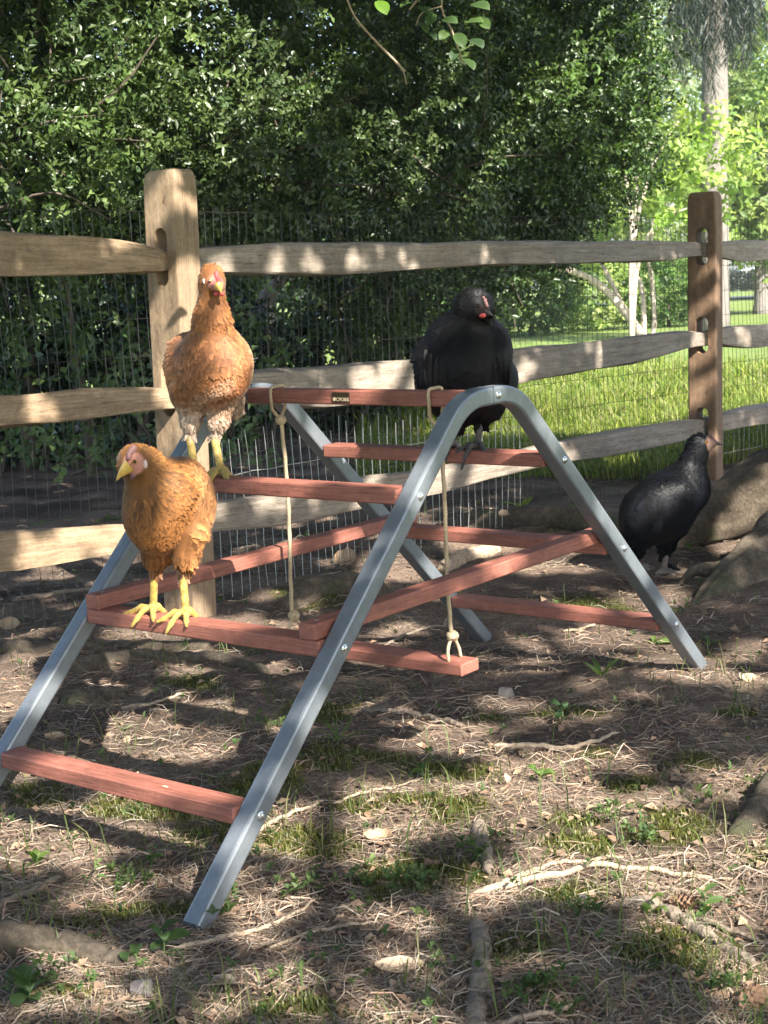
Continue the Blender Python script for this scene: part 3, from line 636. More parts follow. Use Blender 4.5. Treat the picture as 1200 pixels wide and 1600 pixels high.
        V = np.stack(V, 1).reshape(-1, 3); UV = np.stack(UV, 1).reshape(-1, 2); CC = np.stack(CC, 1).reshape(-1, 3)
        b = np.arange(n)[:, None]*8; F_ = np.concatenate([b+np.array([[2*i, 2*i+1, 2*i+3, 2*i+2]]) for i in range(3)])
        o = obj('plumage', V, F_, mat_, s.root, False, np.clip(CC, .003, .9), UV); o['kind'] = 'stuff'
    def quills(s, name, rows, c0, mat_):
        """big wing or tail feathers: rows of (root, tip, width, up)"""
        for a, b, wd, up in rows:
            a = np.asarray(a, float); b = np.asarray(b, float); t = unit(b-a); sd_ = unit(np.cross(up, t)); up2 = np.cross(t, sd_); L = np.linalg.norm(b-a); V = []; CC = []; UV = []
            for q, w_ in ((0, .35), (.2, .8), (.5, 1), (.8, .9), (.94, .55), (1, .12)):
                for sg in (-1, 0, 1): V.append(a+t*L*q+sd_*sg*wd*w_+up2*(.006*math.sin(q*2.6)+(0 if sg else .0022))); CC.append(np.asarray(c0)*(1.1 if sg else .75)*s.g.uniform(.9, 1.1)); UV.append((sg*.5+.5, q))
            F_ = [(i*3+j, i*3+j+1, i*3+j+4, i*3+j+3) for i in range(5) for j in range(2)]
            obj(name, V, F_, mat_, s.root, True, np.clip(CC, .003, .9), UV)
    def beak(s, base, tip, r, mat_, up):
        base, tip = np.asarray(base, float), np.asarray(tip, float); t = unit(tip-base); L = np.linalg.norm(tip-base); up = unit(up-t*(up @ t)); sd_ = np.cross(t, up)
        for nm, sg in (('upper', 1), ('lower', -1)):
            ln = L if sg > 0 else L*.78; V = []; k = 10
            for q, w_ in ((0, 1), (.3, .86), (.6, .58), (.85, .3), (1, .06)):
                c = base+t*ln*q+up*(r*.18*sg+(-r*.45*q*q if sg > 0 else -r*.05*q))
                for j in range(k): a = j*2*math.pi/k; V.append(c+sd_*r*.72*w_*math.cos(a)+up*r*.62*w_*math.sin(a))
            F_ = [(i*k+j, i*k+(j+1) % k, (i+1)*k+(j+1) % k, (i+1)*k+j) for i in range(4) for j in range(k)]+[tuple(40+j for j in range(k))]
            obj('beak', V, F_, mat_, s.root, True)
    def ball(s, name, c, r, mat_, axes=None, parent=None):
        k, m_ = 12, 8; V = []; r = np.broadcast_to(r, 3); ax = np.eye(3) if axes is None else np.asarray(axes)
        for i in range(m_+1):
            for j in range(k):
                a, b = math.pi*i/m_, 2*math.pi*j/k; V.append(np.asarray(c)+(np.array([math.sin(a)*math.cos(b), math.sin(a)*math.sin(b), math.cos(a)])*r) @ ax)
        F_ = [(i*k+j, i*k+(j+1) % k, (i+1)*k+(j+1) % k, (i+1)*k+j) for i in range(m_) for j in range(k)]
        return obj(name, V, F_, mat_, parent or s.root, True)
    def eyes(s, head, hd, r, up, spread, fw, iris=True):
        hd = unit(hd); sd_ = unit(np.cross(up, hd))
        for sg in (-1, 1):
            c = head+sd_*sg*spread+hd*fw+np.array([0, 0, 1.0])*r*.8
            e = s.ball('eye', c, r, M['iris'] if iris else M['eye']); s.ball('pupil', c+sd_*sg*r*.55+hd*r*.12, r*.62, M['eye'], None, e)
    def at(s, x, y):
        """point of the skin seen at a pixel"""
        a, b_, d = proj(s.V); e = (a-x)**2+(b_-y)**2; i = np.argsort(e)[:60]; i = i[e[i] < max(9, e[i[0]]*1.5)]; return s.V[i[np.argmin(d[i])]]
    def eye_at(s, x, y, r, axis, iris=True):
        """an eye at a pixel and its twin on the far side of the head"""
        c = s.at(x, y); ax = unit(axis); sd_ = unit(np.cross(UPZ, ax)); far = c-sd_*2*((c-s.head) @ sd_)
        for q in (c, far):
            o_ = unit((q-s.head)-ax*((q-s.head) @ ax)*.6); e = s.ball('eye', q-o_*r*.25, r, M['iris'] if iris else M['eye']); s.ball('pupil', q+o_*r*.30, r*.66, M['eye'], None, e)
    def blob(s, name, pts, mat_):
        """soft fleshy part from overlapping balls: (point, radius)"""
        P = np.array([p for p, r in pts]); rr = max(r for p, r in pts); lo = P.min(0)-rr*1.8; h = rr/5.0; dims = np.ceil((P.max(0)+rr*1.8-lo)/h).astype(int)
        X = np.stack(np.meshgrid(*[lo[i]+np.arange(dims[i])*h for i in range(3)], indexing='ij'), -1); D = np.full(dims, .1)
        for p, r in pts: D = smin(D, np.linalg.norm(X-p, axis=-1)-r, rr*.5)
        V, Q = surface_nets(D, lo, h); return obj(name, V, Q, mat_, s.root, True)
UPZ = np.array([0, 0, 1.0])
def cmix(a, b, t): return np.asarray(a)*(1-t)+np.asarray(b)*t
def gold(hen, hackle, breast, wing, fluff, seed):
    def f(P, N):
        d = P-hen.O; nz = noise3(P, 55, seed)[:, None]; c = np.tile(np.asarray(breast, float), (len(P), 1))
        lat = np.abs(d @ hen.l)[:, None]; fw = (d @ hen.f)[:, None]
        c = cmix(c, wing, np.clip((lat-.045)/.03, 0, 1)*np.clip((.05-fw)/.04, 0, 1)*.9)
        dn = np.linalg.norm(P-hen.head, axis=1)[:, None]; c = cmix(c, hackle, np.clip(1.35-dn/hen.hack, 0, 1))
        z = d[:, 2:3]; c = cmix(c, fluff, np.clip((hen.low-z)/hen.fade+nz*.3, 0, 1)); return c*(1+.22*nz)
    return f
# golden hen standing on the middle front rung, head turned to its right
def toes(foot, dirs, z):                      # (dx, dy, length) on a surface at height z; drop = how far the tip hangs
    out = []
    for dx, dy, L_, drop in dirs:
        v = unit(np.array([dx, dy, 0.0])); p = np.asarray(foot, float); out.append([p+v*L_*.38+UPZ*(.0045), np.array([*(p+v*L_*.75)[:2], z+.0035-drop*.35]), np.array([*(p+v*L_)[:2], z+.0015-drop])])
    return out
zr = ZR[1]+RH/2; yr = -fy(ZR[1]); fa = ony(239, 946, yr+.005); fb = ony(290, 951, yr+.005); fa[2] = fb[2] = zr+.011
h = Hen('hen', 'golden buff hen on the middle front rung, pale face turned left in profile', np.array([(fa[0]+fb[0])/2, yr, zr]), (.24, -.97), seed=1)
h.ell(262, 805, -.03, 54, 61, .115, .045, .5); h.ell(243, 795, .045, 42, 62, .062, .05, .2); h.ell(290, 778, -.045, 33, 58, .10, .04, .4); h.ell(262, 760, .0, 42, 38, .08, .04)
h.cone((252, 772, .03), 45, (221, 728, .075), 29, .03); h.cone((221, 728, .075), 29, (212, 721, .092), 25, .02); h.ell(208, 724, .097, 21, 20, .026, .02)
h.cone((207, 724, .10), 17, (196, 731, .118), 9, .012)
h.cone((240, 835, .0), 27, (239, 866, .0), 14, .018); h.cone((239, 866, .0), 14, (241, 890, -.005), 7, .012); h.cone((291, 832, -.01), 30, (287, 868, 0), 15, .018); h.cone((287, 868, 0), 15, (285, 895, -.004), 7, .012)
h.ell(270, 845, -.07, 45, 36, .07, .03)
h.leg((241, 890, -.008), fa, toes(fa, [(-.9, -.45, .072, .002), (-.15, -1, .062, .02), (.75, -.75, .058, .006), (.4, .9, .03, .004)], zr), 6.2)
h.leg((285, 893, -.006), fb, toes(fb, [(-.75, -.7, .066, .006), (-.05, -1, .062, .022), (.8, -.8, .056, .008), (.3, .9, .03, .004)], zr), 6.2)
h.head = h.p(210, 722, .092); h.hack = .105; h.low = .135; h.grow()
hd = h.p(180, 742, .135)-h.head
h.finish(gold(h, (.165, .072, .019), (.21, .085, .024), (.245, .11, .042), (.35, .22, .15), 1), (.37, .255, .065), h.at(209, 727), .028, (.46, .21, .16), M['feather'], h.p(245, 775, .05))
h.beak(h.at(199, 728)-hd*.12, h.p(179, 749, .135), .019, M['beak'], UPZ)
h.eye_at(212, 721, .0062, hd); h.blob('comb', [(h.at(207-2*i, 699+4*i), .0085-.0009*i) for i in range(5)], M['comb_dark'])
h.blob('wattle', [(h.at(208, 744), .006), (h.at(207, 749), .005)], M['comb_dark']); h.ball('ear_lobe', h.at(230, 725), (.005, .005, .010), M['lobe'])
h.quills('tail_feather', [(h.p(275+6*i, 790, -.10), h.p(285+9*i, 835-10*i, -.20), .016, UPZ) for i in range(6)], (.40, .20, .07), M['feather'])
# golden hen on the top front rung, neck stretched, facing the camera
zr = ZR[2]+RH/2; yr = -fy(ZR[2]); fa = ony(346, 741, yr); fa[2] = zr+.011; fb = np.array([fa[0]-.088, yr, zr+.011])
h = Hen('hen', 'tall golden hen with stretched neck on the upper front rung, staring at the camera', np.array([(fa[0]+fb[0])/2, yr, zr]), (.50, -.87), seed=2)
h.ell(332, 572, .015, 50, 54, .08, .045, .25); h.ell(322, 580, -.06, 48, 66, .10, .04, .3); h.ell(363, 572, -.005, 27, 46, .075, .04); h.ell(288, 580, -.04, 21, 52, .08, .04); h.ell(325, 604, -.03, 43, 28, .07, .04)
h.cone((332, 552, .02), 45, (331, 495, .05), 23, .03); h.cone((331, 495, .05), 23, (331, 447, .062), 18.5, .02); h.ell(331, 436, .07, 19, 22, .026, .015)
h.cone((335, 441, .08), 14, (342, 446, .104), 8, .01)
h.cone((298, 618, -.02), 28, (298, 655, -.02), 14, .018); h.cone((298, 655, -.02), 14, (296, 680, -.024), 7, .012); h.cone((345, 620, -.01), 27, (341, 655, -.01), 14, .018); h.cone((341, 655, -.01), 14, (335, 681, -.014), 7, .012)
h.ell(364, 622, -.07, 15, 32, .05, .02)
h.leg((335, 685, -.014), fa, toes(fa, [(-.8, -.6, .05, .004), (.0, -1, .052, .014), (.9, -.5, .05, .004), (.2, .9, .028, .004)], zr), 6.4)
h.leg((296, 683, -.024), fb, toes(fb, [(-.8, -.6, .05, .004), (.0, -1, .052, .014), (.9, -.5, .05, .004), (.2, .9, .028, .004)], zr), 6.4)
h.head = h.p(331, 437, .07); h.hack = .12; h.low = .235; h.fade = .13; h.grow()
h.finish(gold(h, (.225, .092, .031), (.27, .112, .046), (.24, .152, .087), (.40, .307, .24), 2), (.36, .265, .085), h.at(334, 441), .029, (.48, .17, .15), M['feather'], h.p(333, 515, .06))
h.beak(h.at(341, 446), h.p(346, 456, .128), .014, M['beak'], UPZ)
h.eye_at(326, 438, .0058, h.p(345, 447, .14)-h.p(333, 437, .078)); h.ball('ear_lobe', h.at(317, 440), (.003, .003, .006), M['lobe'])
h.blob('comb', [(h.at(339+.45*i, 424+2*i), .0056) for i in range(10)], M['comb'])
h.blob('wattle', [(h.p(342+3*q, 459, .098), .006) for q in (-1.5, 1.5)], M['comb'])
h.quills('tail_feather', [(h.p(350+3*i, 580, -.12), h.p(388+4*i, 585-6*i, -.16), .016, UPZ) for i in range(5)], (.66, .56, .46), M['feather'])
# black hen on the rear upper rung
def black(hen, seed, c=(.004, .004, .0045)):
    return lambda P, N: np.asarray(c)*(1+.35*noise3(P, 45, seed)[:, None])*(1+np.array([0, .0, .25])*np.clip(noise3(P, 12, seed+1)[:, None], 0, 1))
yr = fy(ZR[2]); fa = ony(746, 697, yr); fb = ony(707, 701, yr); fa[2] = fb[2] = zr+.010
h = Hen('hen', 'round fluffed black hen with red comb perched behind the curve of the near frame', np.array([(fa[0]+fb[0])/2, yr, zr]), (.55, -.84), seed=3)
h.ell(727, 572, 0, 66, 62, .12, .04, .2); h.ell(724, 598, -.01, 70, 46, .11, .06); h.ell(730, 545, .03, 50, 46, .09, .05); h.ell(786, 590, -.02, 20, 32, .07, .012); h.ell(703, 535, -.01, 30, 36, .08, .04); h.ell(770, 552, .03, 25, 44, .07, .014); h.ell(672, 578, .03, 20, 48, .07, .014)
h.cone((731, 528, .03), 46, (739, 484, .07), 28, .04); h.ell(740, 481, .08, 26, 26, .032, .02); h.cone((744, 484, .09), 16, (758, 489, .115), 9, .012)
h.ell(730, 625, -.03, 58, 30, .08, .03); h.cone((722, 630, .01), 25, (717, 662, 0), 9, .02); h.cone((757, 632, .01), 25, (752, 658, 0), 9, .02)
h.leg((717, 655, 0), fb, toes(fb, [(-.7, -.8, .06, .03), (.3, -1, .06, .03), (.9, -.4, .05, .004), (0, .9, .03, .004)], zr), 5.2)
h.leg((751, 652, 0), fa, toes(fa, [(-.8, -.6, .055, .006), (-.1, -1, .066, .045), (.9, -.5, .05, .004), (0, .9, .03, .004)], zr), 5.2)
h.head = h.p(740, 480, .08); h.hr = .038; h.hack = .12; h.low = .10; h.grow(.0042)
h.finish(black(h, 3), (.085, .08, .08), h.at(753, 485), .024, (.022, .015, .015), M['feather_black'], h.p(735, 520, .06), .9, 1.25, True, 1.8)
h.beak(h.p(757, 487, .112), h.p(771, 492, .135), .0115, M['beak_dark'], UPZ); h.eye_at(748, 476, .006, h.p(765, 489, .13)-h.p(742, 480, .086), False)
h.blob('comb', [(h.at(758+.6*i, 464+1.5*i), .0036) for i in range(9)], M["comb_dark"]); h.blob('wattle', [(h.at(750+2.2*i, 494)+h.f*.002, .0052) for i in range(3)], M['comb'])
h.quills('wing_feather', [(h.at(664+9*i, 545+6*i)+h.f*.003, h.at(668+8*i, 608+5*i)+h.f*.008, .013, h.f+h.l*(.6-.2*i)) for i in range(4)]+[(h.at(793-8*i, 545+6*i)+h.f*.003, h.at(796-7*i, 604+4*i)+h.f*.008, .012, h.f-h.l*(.6-.2*i)) for i in range(4)], (.008, .008, .009), M['feather_black'])
h.quills('wing_feather', [(h.p(795-2*i, 560+8*i, -.04), h.p(792-4*i, 615+2*i, -.10), .018, h.l*-1) for i in range(5)], (.008, .008, .009), M['feather_black'])
# black hen walking on the ground
O = np.array([-.375, 2.178, hgt(np.array([-.375]), np.array([2.178]))[0]]); 
h = Hen('hen', 'black hen walking on the bare soil at right, head in profile facing right', O, (.79, .61), True, seed=4)
fA = np.array([*ground(999, 891)[:2], .012]); fB = np.array([*ground(1037, 899)[:2], .012])
A1 = unit(h.f*.77+UPZ*.64); A2 = unit(UPZ*.77-h.f*.64)
h.ellw(h.p(1033, 788, 0), [A1, h.l, A2], (.150, .105, .112), .03); h.ellw(h.p(1072, 762, 0), [h.f, h.l, UPZ], (.088, .088, .098), .035); h.ellw(h.p(1003, 806, 0), [h.f, h.l, UPZ], (.08, .09, .10), .03); h.ellw(h.p(1002, 825, 0), [h.f, h.l, UPZ], (.07, .08, .068), .03)
h.ellw(h.p(1050, 810, 0), [A1, h.l, A2], (.10, .08, .07), .03)
h.ellw(h.p(1030, 787, .07), [A1, h.l, A2], (.125, .045, .075), .04)
h.cone((1076, 742, 0), 27, (1089, 708, 0), 16, .022); h.cone((1088, 708, 0), 17, (1092, 696, 0), 16, .02); h.ell(1095, 694, 0, 14, 15.5, .043, .012); h.cone((1100, 695, 0), 12, (1114, 693, 0), 6.5, .01)
h.cone((1010, 828, .03), 22, (1003, 858, .03), 7, .018); h.cone((1048, 820, -.02), 25, (1044, 845, -.02), 14, .025); h.cone((1044, 845, -.02), 14, (1041, 863, -.02), 6.5, .01)
tw = [(.79, .61, .06, 0), (.25, .95, .05, 0), (.95, -.1, .05, 0), (-.8, -.6, .03, 0)]
h.leg((1003, 862, .03), fA, toes(fA, tw, .006), 4.4); h.leg((1041, 868, -.02), fB, toes(fB, tw, .006), 4.6)
h.cone((1046, 886, -.02), 6, (1056, 894, -.01), 8, .01)
h.head = h.p(1093, 697, 0); h.hr = .034; h.hack = .14; h.low = .10; h.grow(.0046)
h.finish(black(h, 5, (.004, .0045, .006)), (.22, .19, .17), h.p(1111, 693, .012), .034, (.17, .11, .09), M['feather_black'], h.p(1078, 735, 0), .9, 1.35, True, 2.2)
h.beak(h.p(1113, 692, .0), h.p(1131, 694, 0), .0135, M['beak_dark'], UPZ); h.eye_at(1107, 690, .007, h.f)
h.blob('comb', [(h.p(1111+1.4*i, 681+2*i, 0), .0062) for i in range(6)], M['comb_dark']); h.blob('wattle', [(h.p(1111, 702, .01), .0055)], M['comb_dark'])
h.quills('wing_feather', [(h.p(1058-5*i, 772+4*i, .108), h.p(994+5*i, 797+6*i, .104), .024, unit(h.n+UPZ*(.1+.15*i))) for i in range(7)]+[(h.p(1068-8*i, 764+5*i, .100), h.p(1036-7*i, 776+6*i, .108), .022, unit(h.n+UPZ*.4)) for i in range(6)], (.009, .010, .015), M['feather_black'])
# ------------------------------------------------------------------ foliage helpers
def leafset(P, D, N, L, W_, C_, fold=.25, curl=.12):
    """n folded leaves as two quads each (five points): base, left, right, middle, tip"""
    D = unit(D); N = unit(N-D*(N*D).sum(1, keepdims=True)); Sd = np.cross(D, N); L = L[:, None]; W_ = W_[:, None]
    tip = P+D*L-N*L*curl; mid = P+D*L*.5-N*L*.02; lf = P+D*L*.5+Sd*W_*.5+N*W_*fold; rt = P+D*L*.5-Sd*W_*.5+N*W_*fold
    V = np.stack([P, lf, tip, rt, mid], 1).reshape(-1, 3); b = np.arange(len(P))[:, None]*5
    return V, np.concatenate([b+np.array([[0, 4, 2, 1]]), b+np.array([[0, 3, 2, 4]])]), np.repeat(C_, 5, 0)
def diamonds(P, D, N, L, W_, C_):
    D = unit(D); N = unit(N-D*(N*D).sum(1, keepdims=True)); Sd = np.cross(D, N); L = L[:, None]; W_ = W_[:, None]
    V = np.stack([P, P+D*L*.45+Sd*W_*.5, P+D*L, P+D*L*.45-Sd*W_*.5], 1).reshape(-1, 3); b = np.arange(len(P))[:, None]*4
    return V, b+np.array([[0, 1, 2, 3]]), np.repeat(C_, 4, 0)
def randdir(g, n): return unit(g.normal(0, 1, (n, 3)))
def pal(g, n, cols, var=.25):
    c = np.asarray(cols, float); k = g.integers(0, len(c), n); return c[k]*g.uniform(1-var, 1+var, (n, 1))
def sprays(g, cen, out, n_leaf, size, L, W_, cols, kind='leaf'):
    """twigs at cen pointing along out, each carrying n_leaf leaves in rows"""
    m = len(cen); out = unit(out); a = unit(np.cross(out, randdir(g, m))); b = np.cross(out, a); PP, DD, NN = [], [], []
    for i in range(n_leaf):
        t = (i+.5)/n_leaf; ang = i*2.4+g.uniform(0, .6, m)
        rad = np.cos(ang)[:, None]*a+np.sin(ang)[:, None]*b
        PP.append(cen+out*(size*t)[:, None] if np.ndim(size) else cen+out*size*t); DD.append(out*.65+rad*.8+g.normal(0, .15, (m, 3))); NN.append(out*.6-rad*.3+np.array([0, 0, .5])+g.normal(0, .3, (m, 3)))
    P = np.stack(PP, 1).reshape(-1, 3); D = np.stack(DD, 1).reshape(-1, 3); N = np.stack(NN, 1).reshape(-1, 3); n = len(P)
    cc = np.repeat(cols, n_leaf, 0)*g.uniform(.8, 1.2, (n, 1))
    f = leafset if kind == 'leaf' else diamonds
    return f(P, D, N, L*g.uniform(.65, 1.2, n), W_*g.uniform(.7, 1.15, n), cc)
def crown(name, parent, blobs, n, n_leaf, size, L, W_, cols, m_, seed, kind='leaf', inner=.6, face=None, rough=.18, droop=0.0):
    g = np.random.default_rng(seed); Vs, Fs, Cs, k = [], [], [], 0
    ar = np.array([r[0]*r[1]+r[1]*r[2]+r[0]*r[2] for c, r in blobs]); ar = ar/ar.sum()
    for (c, r), q in zip(blobs, ar):
        m_n = int(n*q); d = randdir(g, m_n*2)
        if face is not None: d = d[(d @ face) > -.35]
        d = d[:m_n]; rr = g.uniform(inner, 1.0, len(d))**.7*(1+rough*noise3(d, 3.2, seed)+rough*.6*noise3(d, 8, seed+1)); P = np.asarray(c)+d*np.asarray(r)*rr[:, None]
        keep = P[:, 2] > .03; P, d = P[keep], d[keep]
        out = d*.8+np.array([0, 0, .25-droop])+g.normal(0, .45, d.shape)
        V, F_, C_ = sprays(g, P, out, n_leaf, size, L, W_, pal(g, len(P), cols)*(1+.3*noise3(P, 2.2, seed+2)[:, None]), kind); Vs.append(V); Fs.append(F_+k); Cs.append(C_); k += len(V)
    o = obj(name, np.concatenate(Vs), np.concatenate(Fs), m_, parent, False, np.concatenate(Cs)); o['kind'] = 'stuff'; return o
def trunk(pts, r0, r1, m_, parent, k=10, seed=0, name='trunk', n=16, rough=.06):
    P = spline(pts, n); return obj(name, *tube(P, np.linspace(r0, r1, n), k, 1, rough, None, seed)[:2], m_, parent, True)
# ------------------------------------------------------------------ tree whose boughs shade the place; its roots show at the right
TB = ground(1385, 835); shade = thing('shade_tree', 'large tree just out of view at right, thick roots spreading behind the black hen', 'tree', TB)
trunk([TB+UPZ*-.1, TB+UPZ*.5, TB+np.array([.1, -.05, 1.6]), TB+np.array([.3, -.2, 3.0]), TB+np.array([.8, -.5, 4.6])], .40, .24, M['bark'], shade, 16, 3, rough=.05)
def root(pts, rad, m_, parent, seed, k=40, squash=1.0, n=110):
    P = spline(pts, n); r = np.interp(np.linspace(0, 1, n), np.linspace(0, 1, len(rad)), rad); return obj('root', *tube(P, r, k, squash, .07, None, seed)[:2], m_, parent, True)
def gp(px, py, z=0.0, d=0.0): return ground(px, py)+UPZ*z+unit(ray(px, py))*d
q0 = dep(1300, 720, 6.5); q1 = dep(1185, 765, 6.5); q2 = dep(1120, 808, 6.45); q3 = dep(1075, 835, 6.35)
root([q0, q1, q2, q3, dep(1035, 850, 6.25)-UPZ*.05], [.16, .135, .10, .065, .02], M['bark'], shade, 1)
root([dep(1330, 800, 5.9), dep(1245, 850, 5.75), dep(1185, 890, 5.6), dep(1130, 920, 5.45), dep(1075, 940, 5.3)-UPZ*.05], [.19, .15, .105, .06, .02], M['bark'], shade, 2)
root([dep(1180, 880, 5.62)-UPZ*.02, dep(1120, 890, 5.6), dep(1085, 893, 5.6), dep(1062, 900, 5.55)-UPZ*.03], [.05, .03, .02, .01], M['bark'], shade, 4, 10)
g = np.random.default_rng(21)
n = 94000; fx = g.uniform(-9.0, 2.9, n); fy_ = g.uniform(-4.0, 7.8, n); fP = np.stack([fx, fy_, 0*fx], -1)
far = 5.75+.3*noise3(fP, 1.3, 2); far = np.where(fx < -4.2, 7.7, far)
keep = (fy_ < far) & ~reaches(fx, fy_, .03)  # leaves left out wherever a chosen sun patch should land
fx, fy_ = fx[keep], fy_[keep]; z = g.uniform(3.5, 4.9, len(fx)); P = np.stack([fx, fy_, 0*fx], -1)+S*(z/S[2])[:, None]
n = len(P); N = unit(S+g.normal(0, .45, (n, 3))); D = np.cross(N, randdir(g, n))
L_ = g.uniform(.09, .16, n); P = P-unit(D)*L_[:, None]*.5
V, F_, C_ = leafset(P, D, N, L_, L_*.62, pal(g, n, [(.05, .09, .02), (.065, .11, .022), (.045, .08, .02)]))
cr = obj('crown', V, F_, M['leaf'], shade, False, C_); cr['kind'] = 'stuff'
for i in range(9):
    a = TB+np.array([.3+.05*i, -.2, 2.9+.15*i]); fx_, fy2 = [(-6, 0), (-7, 4), (-4, 5), (-2, -2), (0, 3), (1.5, -2), (-4.5, -2.5), (-1.5, 1.5), (.5, .5)][i]
    b = np.array([fx_, fy2, 0])+S*(4.3/S[2]); trunk([a, a*.5+b*.5+UPZ*.3, b], .09, .02, M['bark'], shade, 7, i, 'limb', 12)
# ------------------------------------------------------------------ dark evergreens behind the fence
EV = [(.036, .062, .018), (.052, .088, .022), (.070, .108, .03), (.042, .074, .024), (.09, .132, .04)]
tocam = unit(-ray(500, 300))
def evergreen(label, blobs, stems, n, seed, cols=EV, size=.11, L=.047, W_=.024):
    bb = [(dep(px, py, d), (r, r, rz_)) for px, py, d, r, rz_ in blobs]; b0 = ground(stems[0][0][0], stems[0][0][1]); t = thing('evergreen_tree', label, 'evergreen tree', b0)
    for i, (a, mids, r) in enumerate(stems):
        A = ground(*a); d0 = proj(A)[2]; trunk([A-UPZ*.1]+[dep(x, y_, d0+dd) for x, y_, dd in mids], r, r*.55, M['bark_dark'], t, 8, seed+i, 'trunk')
    crown('crown', t, bb, int(n*.78), 15, size*1.9, L, W_, cols, M['leaf_gloss'], seed, 'leaf', .6, tocam, .24, .12)
    g = np.random.default_rng(seed+50)                # dead inner twigs show between the leaves
    mb = MB()
    for i in range(70):
        c, r = bb[g.integers(len(bb))]; d = unit(g.normal(0, 1, 3)); d = d if d @ tocam > -.2 else -d
        p0 = np.asarray(c)+d*np.asarray(r)*g.uniform(.35, .75); p1 = p0+(d*.7+g.normal(0, .5, 3)+UPZ*-.1)*g.uniform(.25, .6); mb.add(*tube(spline([p0, (p0+p1)/2+g.normal(0, .05, 3), p1], 7), np.linspace(.008, .003, 7), 4))
    o = mb.build('twigs', M['bark_dark'], t); o['kind'] = 'stuff'
evergreen('dark evergreen at far left of the fence with pale sunlit sprays at its edge', EVB[0], [((40, 735), [(48, 560, 0), (30, 300, .1), (5, 60, .1)], .055), ((150, 745), [(120, 560, .1), (90, 380, .3)], .04)], 3600, 31)
evergreen('glossy dark evergreen behind the first fence post, sunlit patch in its crown', EVB[1], [((112, 720), [(95, 560, .1), (150, 380, .3), (180, 250, .5)], .06), ((365, 650), [(400, 500, .2), (450, 420, .3), (500, 330, .5)], .075)], 5600, 41)
evergreen('broad dark evergreen in the middle of the view, deep shade beneath', EVB[2], [((500, 640), [(495, 520, .1), (490, 380, .2), (510, 250, .6)], .07), ((590, 640), [(600, 540, .2), (650, 470, .4), (700, 380, .7)], .035)], 5600, 51)
EV2 = [(.04, .075, .015), (.05, .092, .018), (.06, .105, .02), (.035, .065, .018)]
evergreen('right-hand dark evergreen whose leafy edge meets the bright trees', EVB[3], [((735, 640), [(745, 500, .1), (760, 400, .2), (770, 250, .5)], .07)], 5200, 61, EV2, .13, .05, .026)
for px, py, d, r, lab in ((70, 560, 11.0, 1.15, 'dense dark shrub low behind the left rails'), (-160, 520, 10.5, 1.2, 'dark shrub beyond the fence at the left edge of view'), (300, 600, 11.5, .72, 'low dark shrub seen between first post and golden hen'), (560, 585, 11.5, .45, 'small dark shrub under the middle rail behind the top bar')):
    c = dep(px, py, d); t = thing('shrub', lab, 'shrub', (c[0], c[1], 0)); zc = max(.5, c[2]); trunk([(c[0], c[1], -.1), (c[0]+.05, c[1], zc*.6), (c[0], c[1]+.05, zc)], .05, .02, M['bark_dark'], t, 7, 3)
    crown('crown', t, [((c[0], c[1], zc), (r, r, max(.6, r*.85)))], 1900 if r > 1 else 900, 9, .16, .07, .04, [(.022, .04, .011), (.03, .055, .013)], M['leaf_gloss'], int(px+500), 'leaf', .5, tocam)
# loose understory leaves and dead hanging leaves between the stems
t = thing('understory_shrub', 'thin leafy undergrowth with scattered bright leaves beneath the evergreens', 'undergrowth', ground(120, 745)); g = np.random.default_rng(77)
P = np.array([dep(g.uniform(-60, 460), g.uniform(430, 735), g.uniform(7.2, 9.3)) for _ in range(330)]); P = P[P[:, 2] > .04]
V, F_, C_ = sprays(g, P, randdir(g, len(P))+UPZ*.3, 6, .16, .065, .035, pal(g, len(P), [(.05, .10, .03), (.08, .14, .05), (.035, .07, .02), (.12, .18, .06)])); o = obj('leaves', V, F_, M['leaf_gloss'], t, False, C_); o['kind'] = 'stuff'
mb = MB()
for i in range(46):
    a = ground(g.uniform(-40, 430), g.uniform(690, 750)); b = a+np.array([g.normal(0, .25), g.normal(0, .25), g.uniform(.4, 1.3)]); mb.add(*tube(spline([a, (a+b)/2+g.normal(0, .08, 3), b], 7), np.linspace(.014, .004, 7), 4))
o = mb.build('stems', M['bark_dark'], t); o['kind'] = 'stuff'
# ------------------------------------------------------------------ bright trees beyond
def fartree(name, label, px, d, blobs, tr, n, size, L, W_, cols, seed, trm='bark_grey', kind='leaf', cat='tree', inner=.45, mm='leaf_thin', group=None, nl=8, droop=0):
    b = dep(px, 480, d); b[2] = float(lz(b[0], b[1])); t = thing(name, label, cat, b, 0, group)
    for i, (pts, r) in enumerate(tr): trunk([b-UPZ*.1]+[dep(x, y_, d+dd) for x, y_, dd in pts], r, r*.6, M[trm], t, 9, seed+i)
    crown('crown', t, [(dep(x, y_, d+dd), (r, r, rz_)) for x, y_, dd, r, rz_ in blobs], n, nl, size, L, W_, cols, M[mm], seed, kind, inner, None, .25, droop); return t
LG = [(.22, .30, .09), (.27, .34, .11), (.17, .26, .08), (.32, .37, .16)]; MG = [(.08, .15, .035), (.11, .19, .04), (.07, .13, .04)]; HAZED = [(.22, .28, .17), (.28, .34, .22), (.17, .24, .14), (.34, .38, .28)]  # last palette has distance haze put into its pale leaf colours
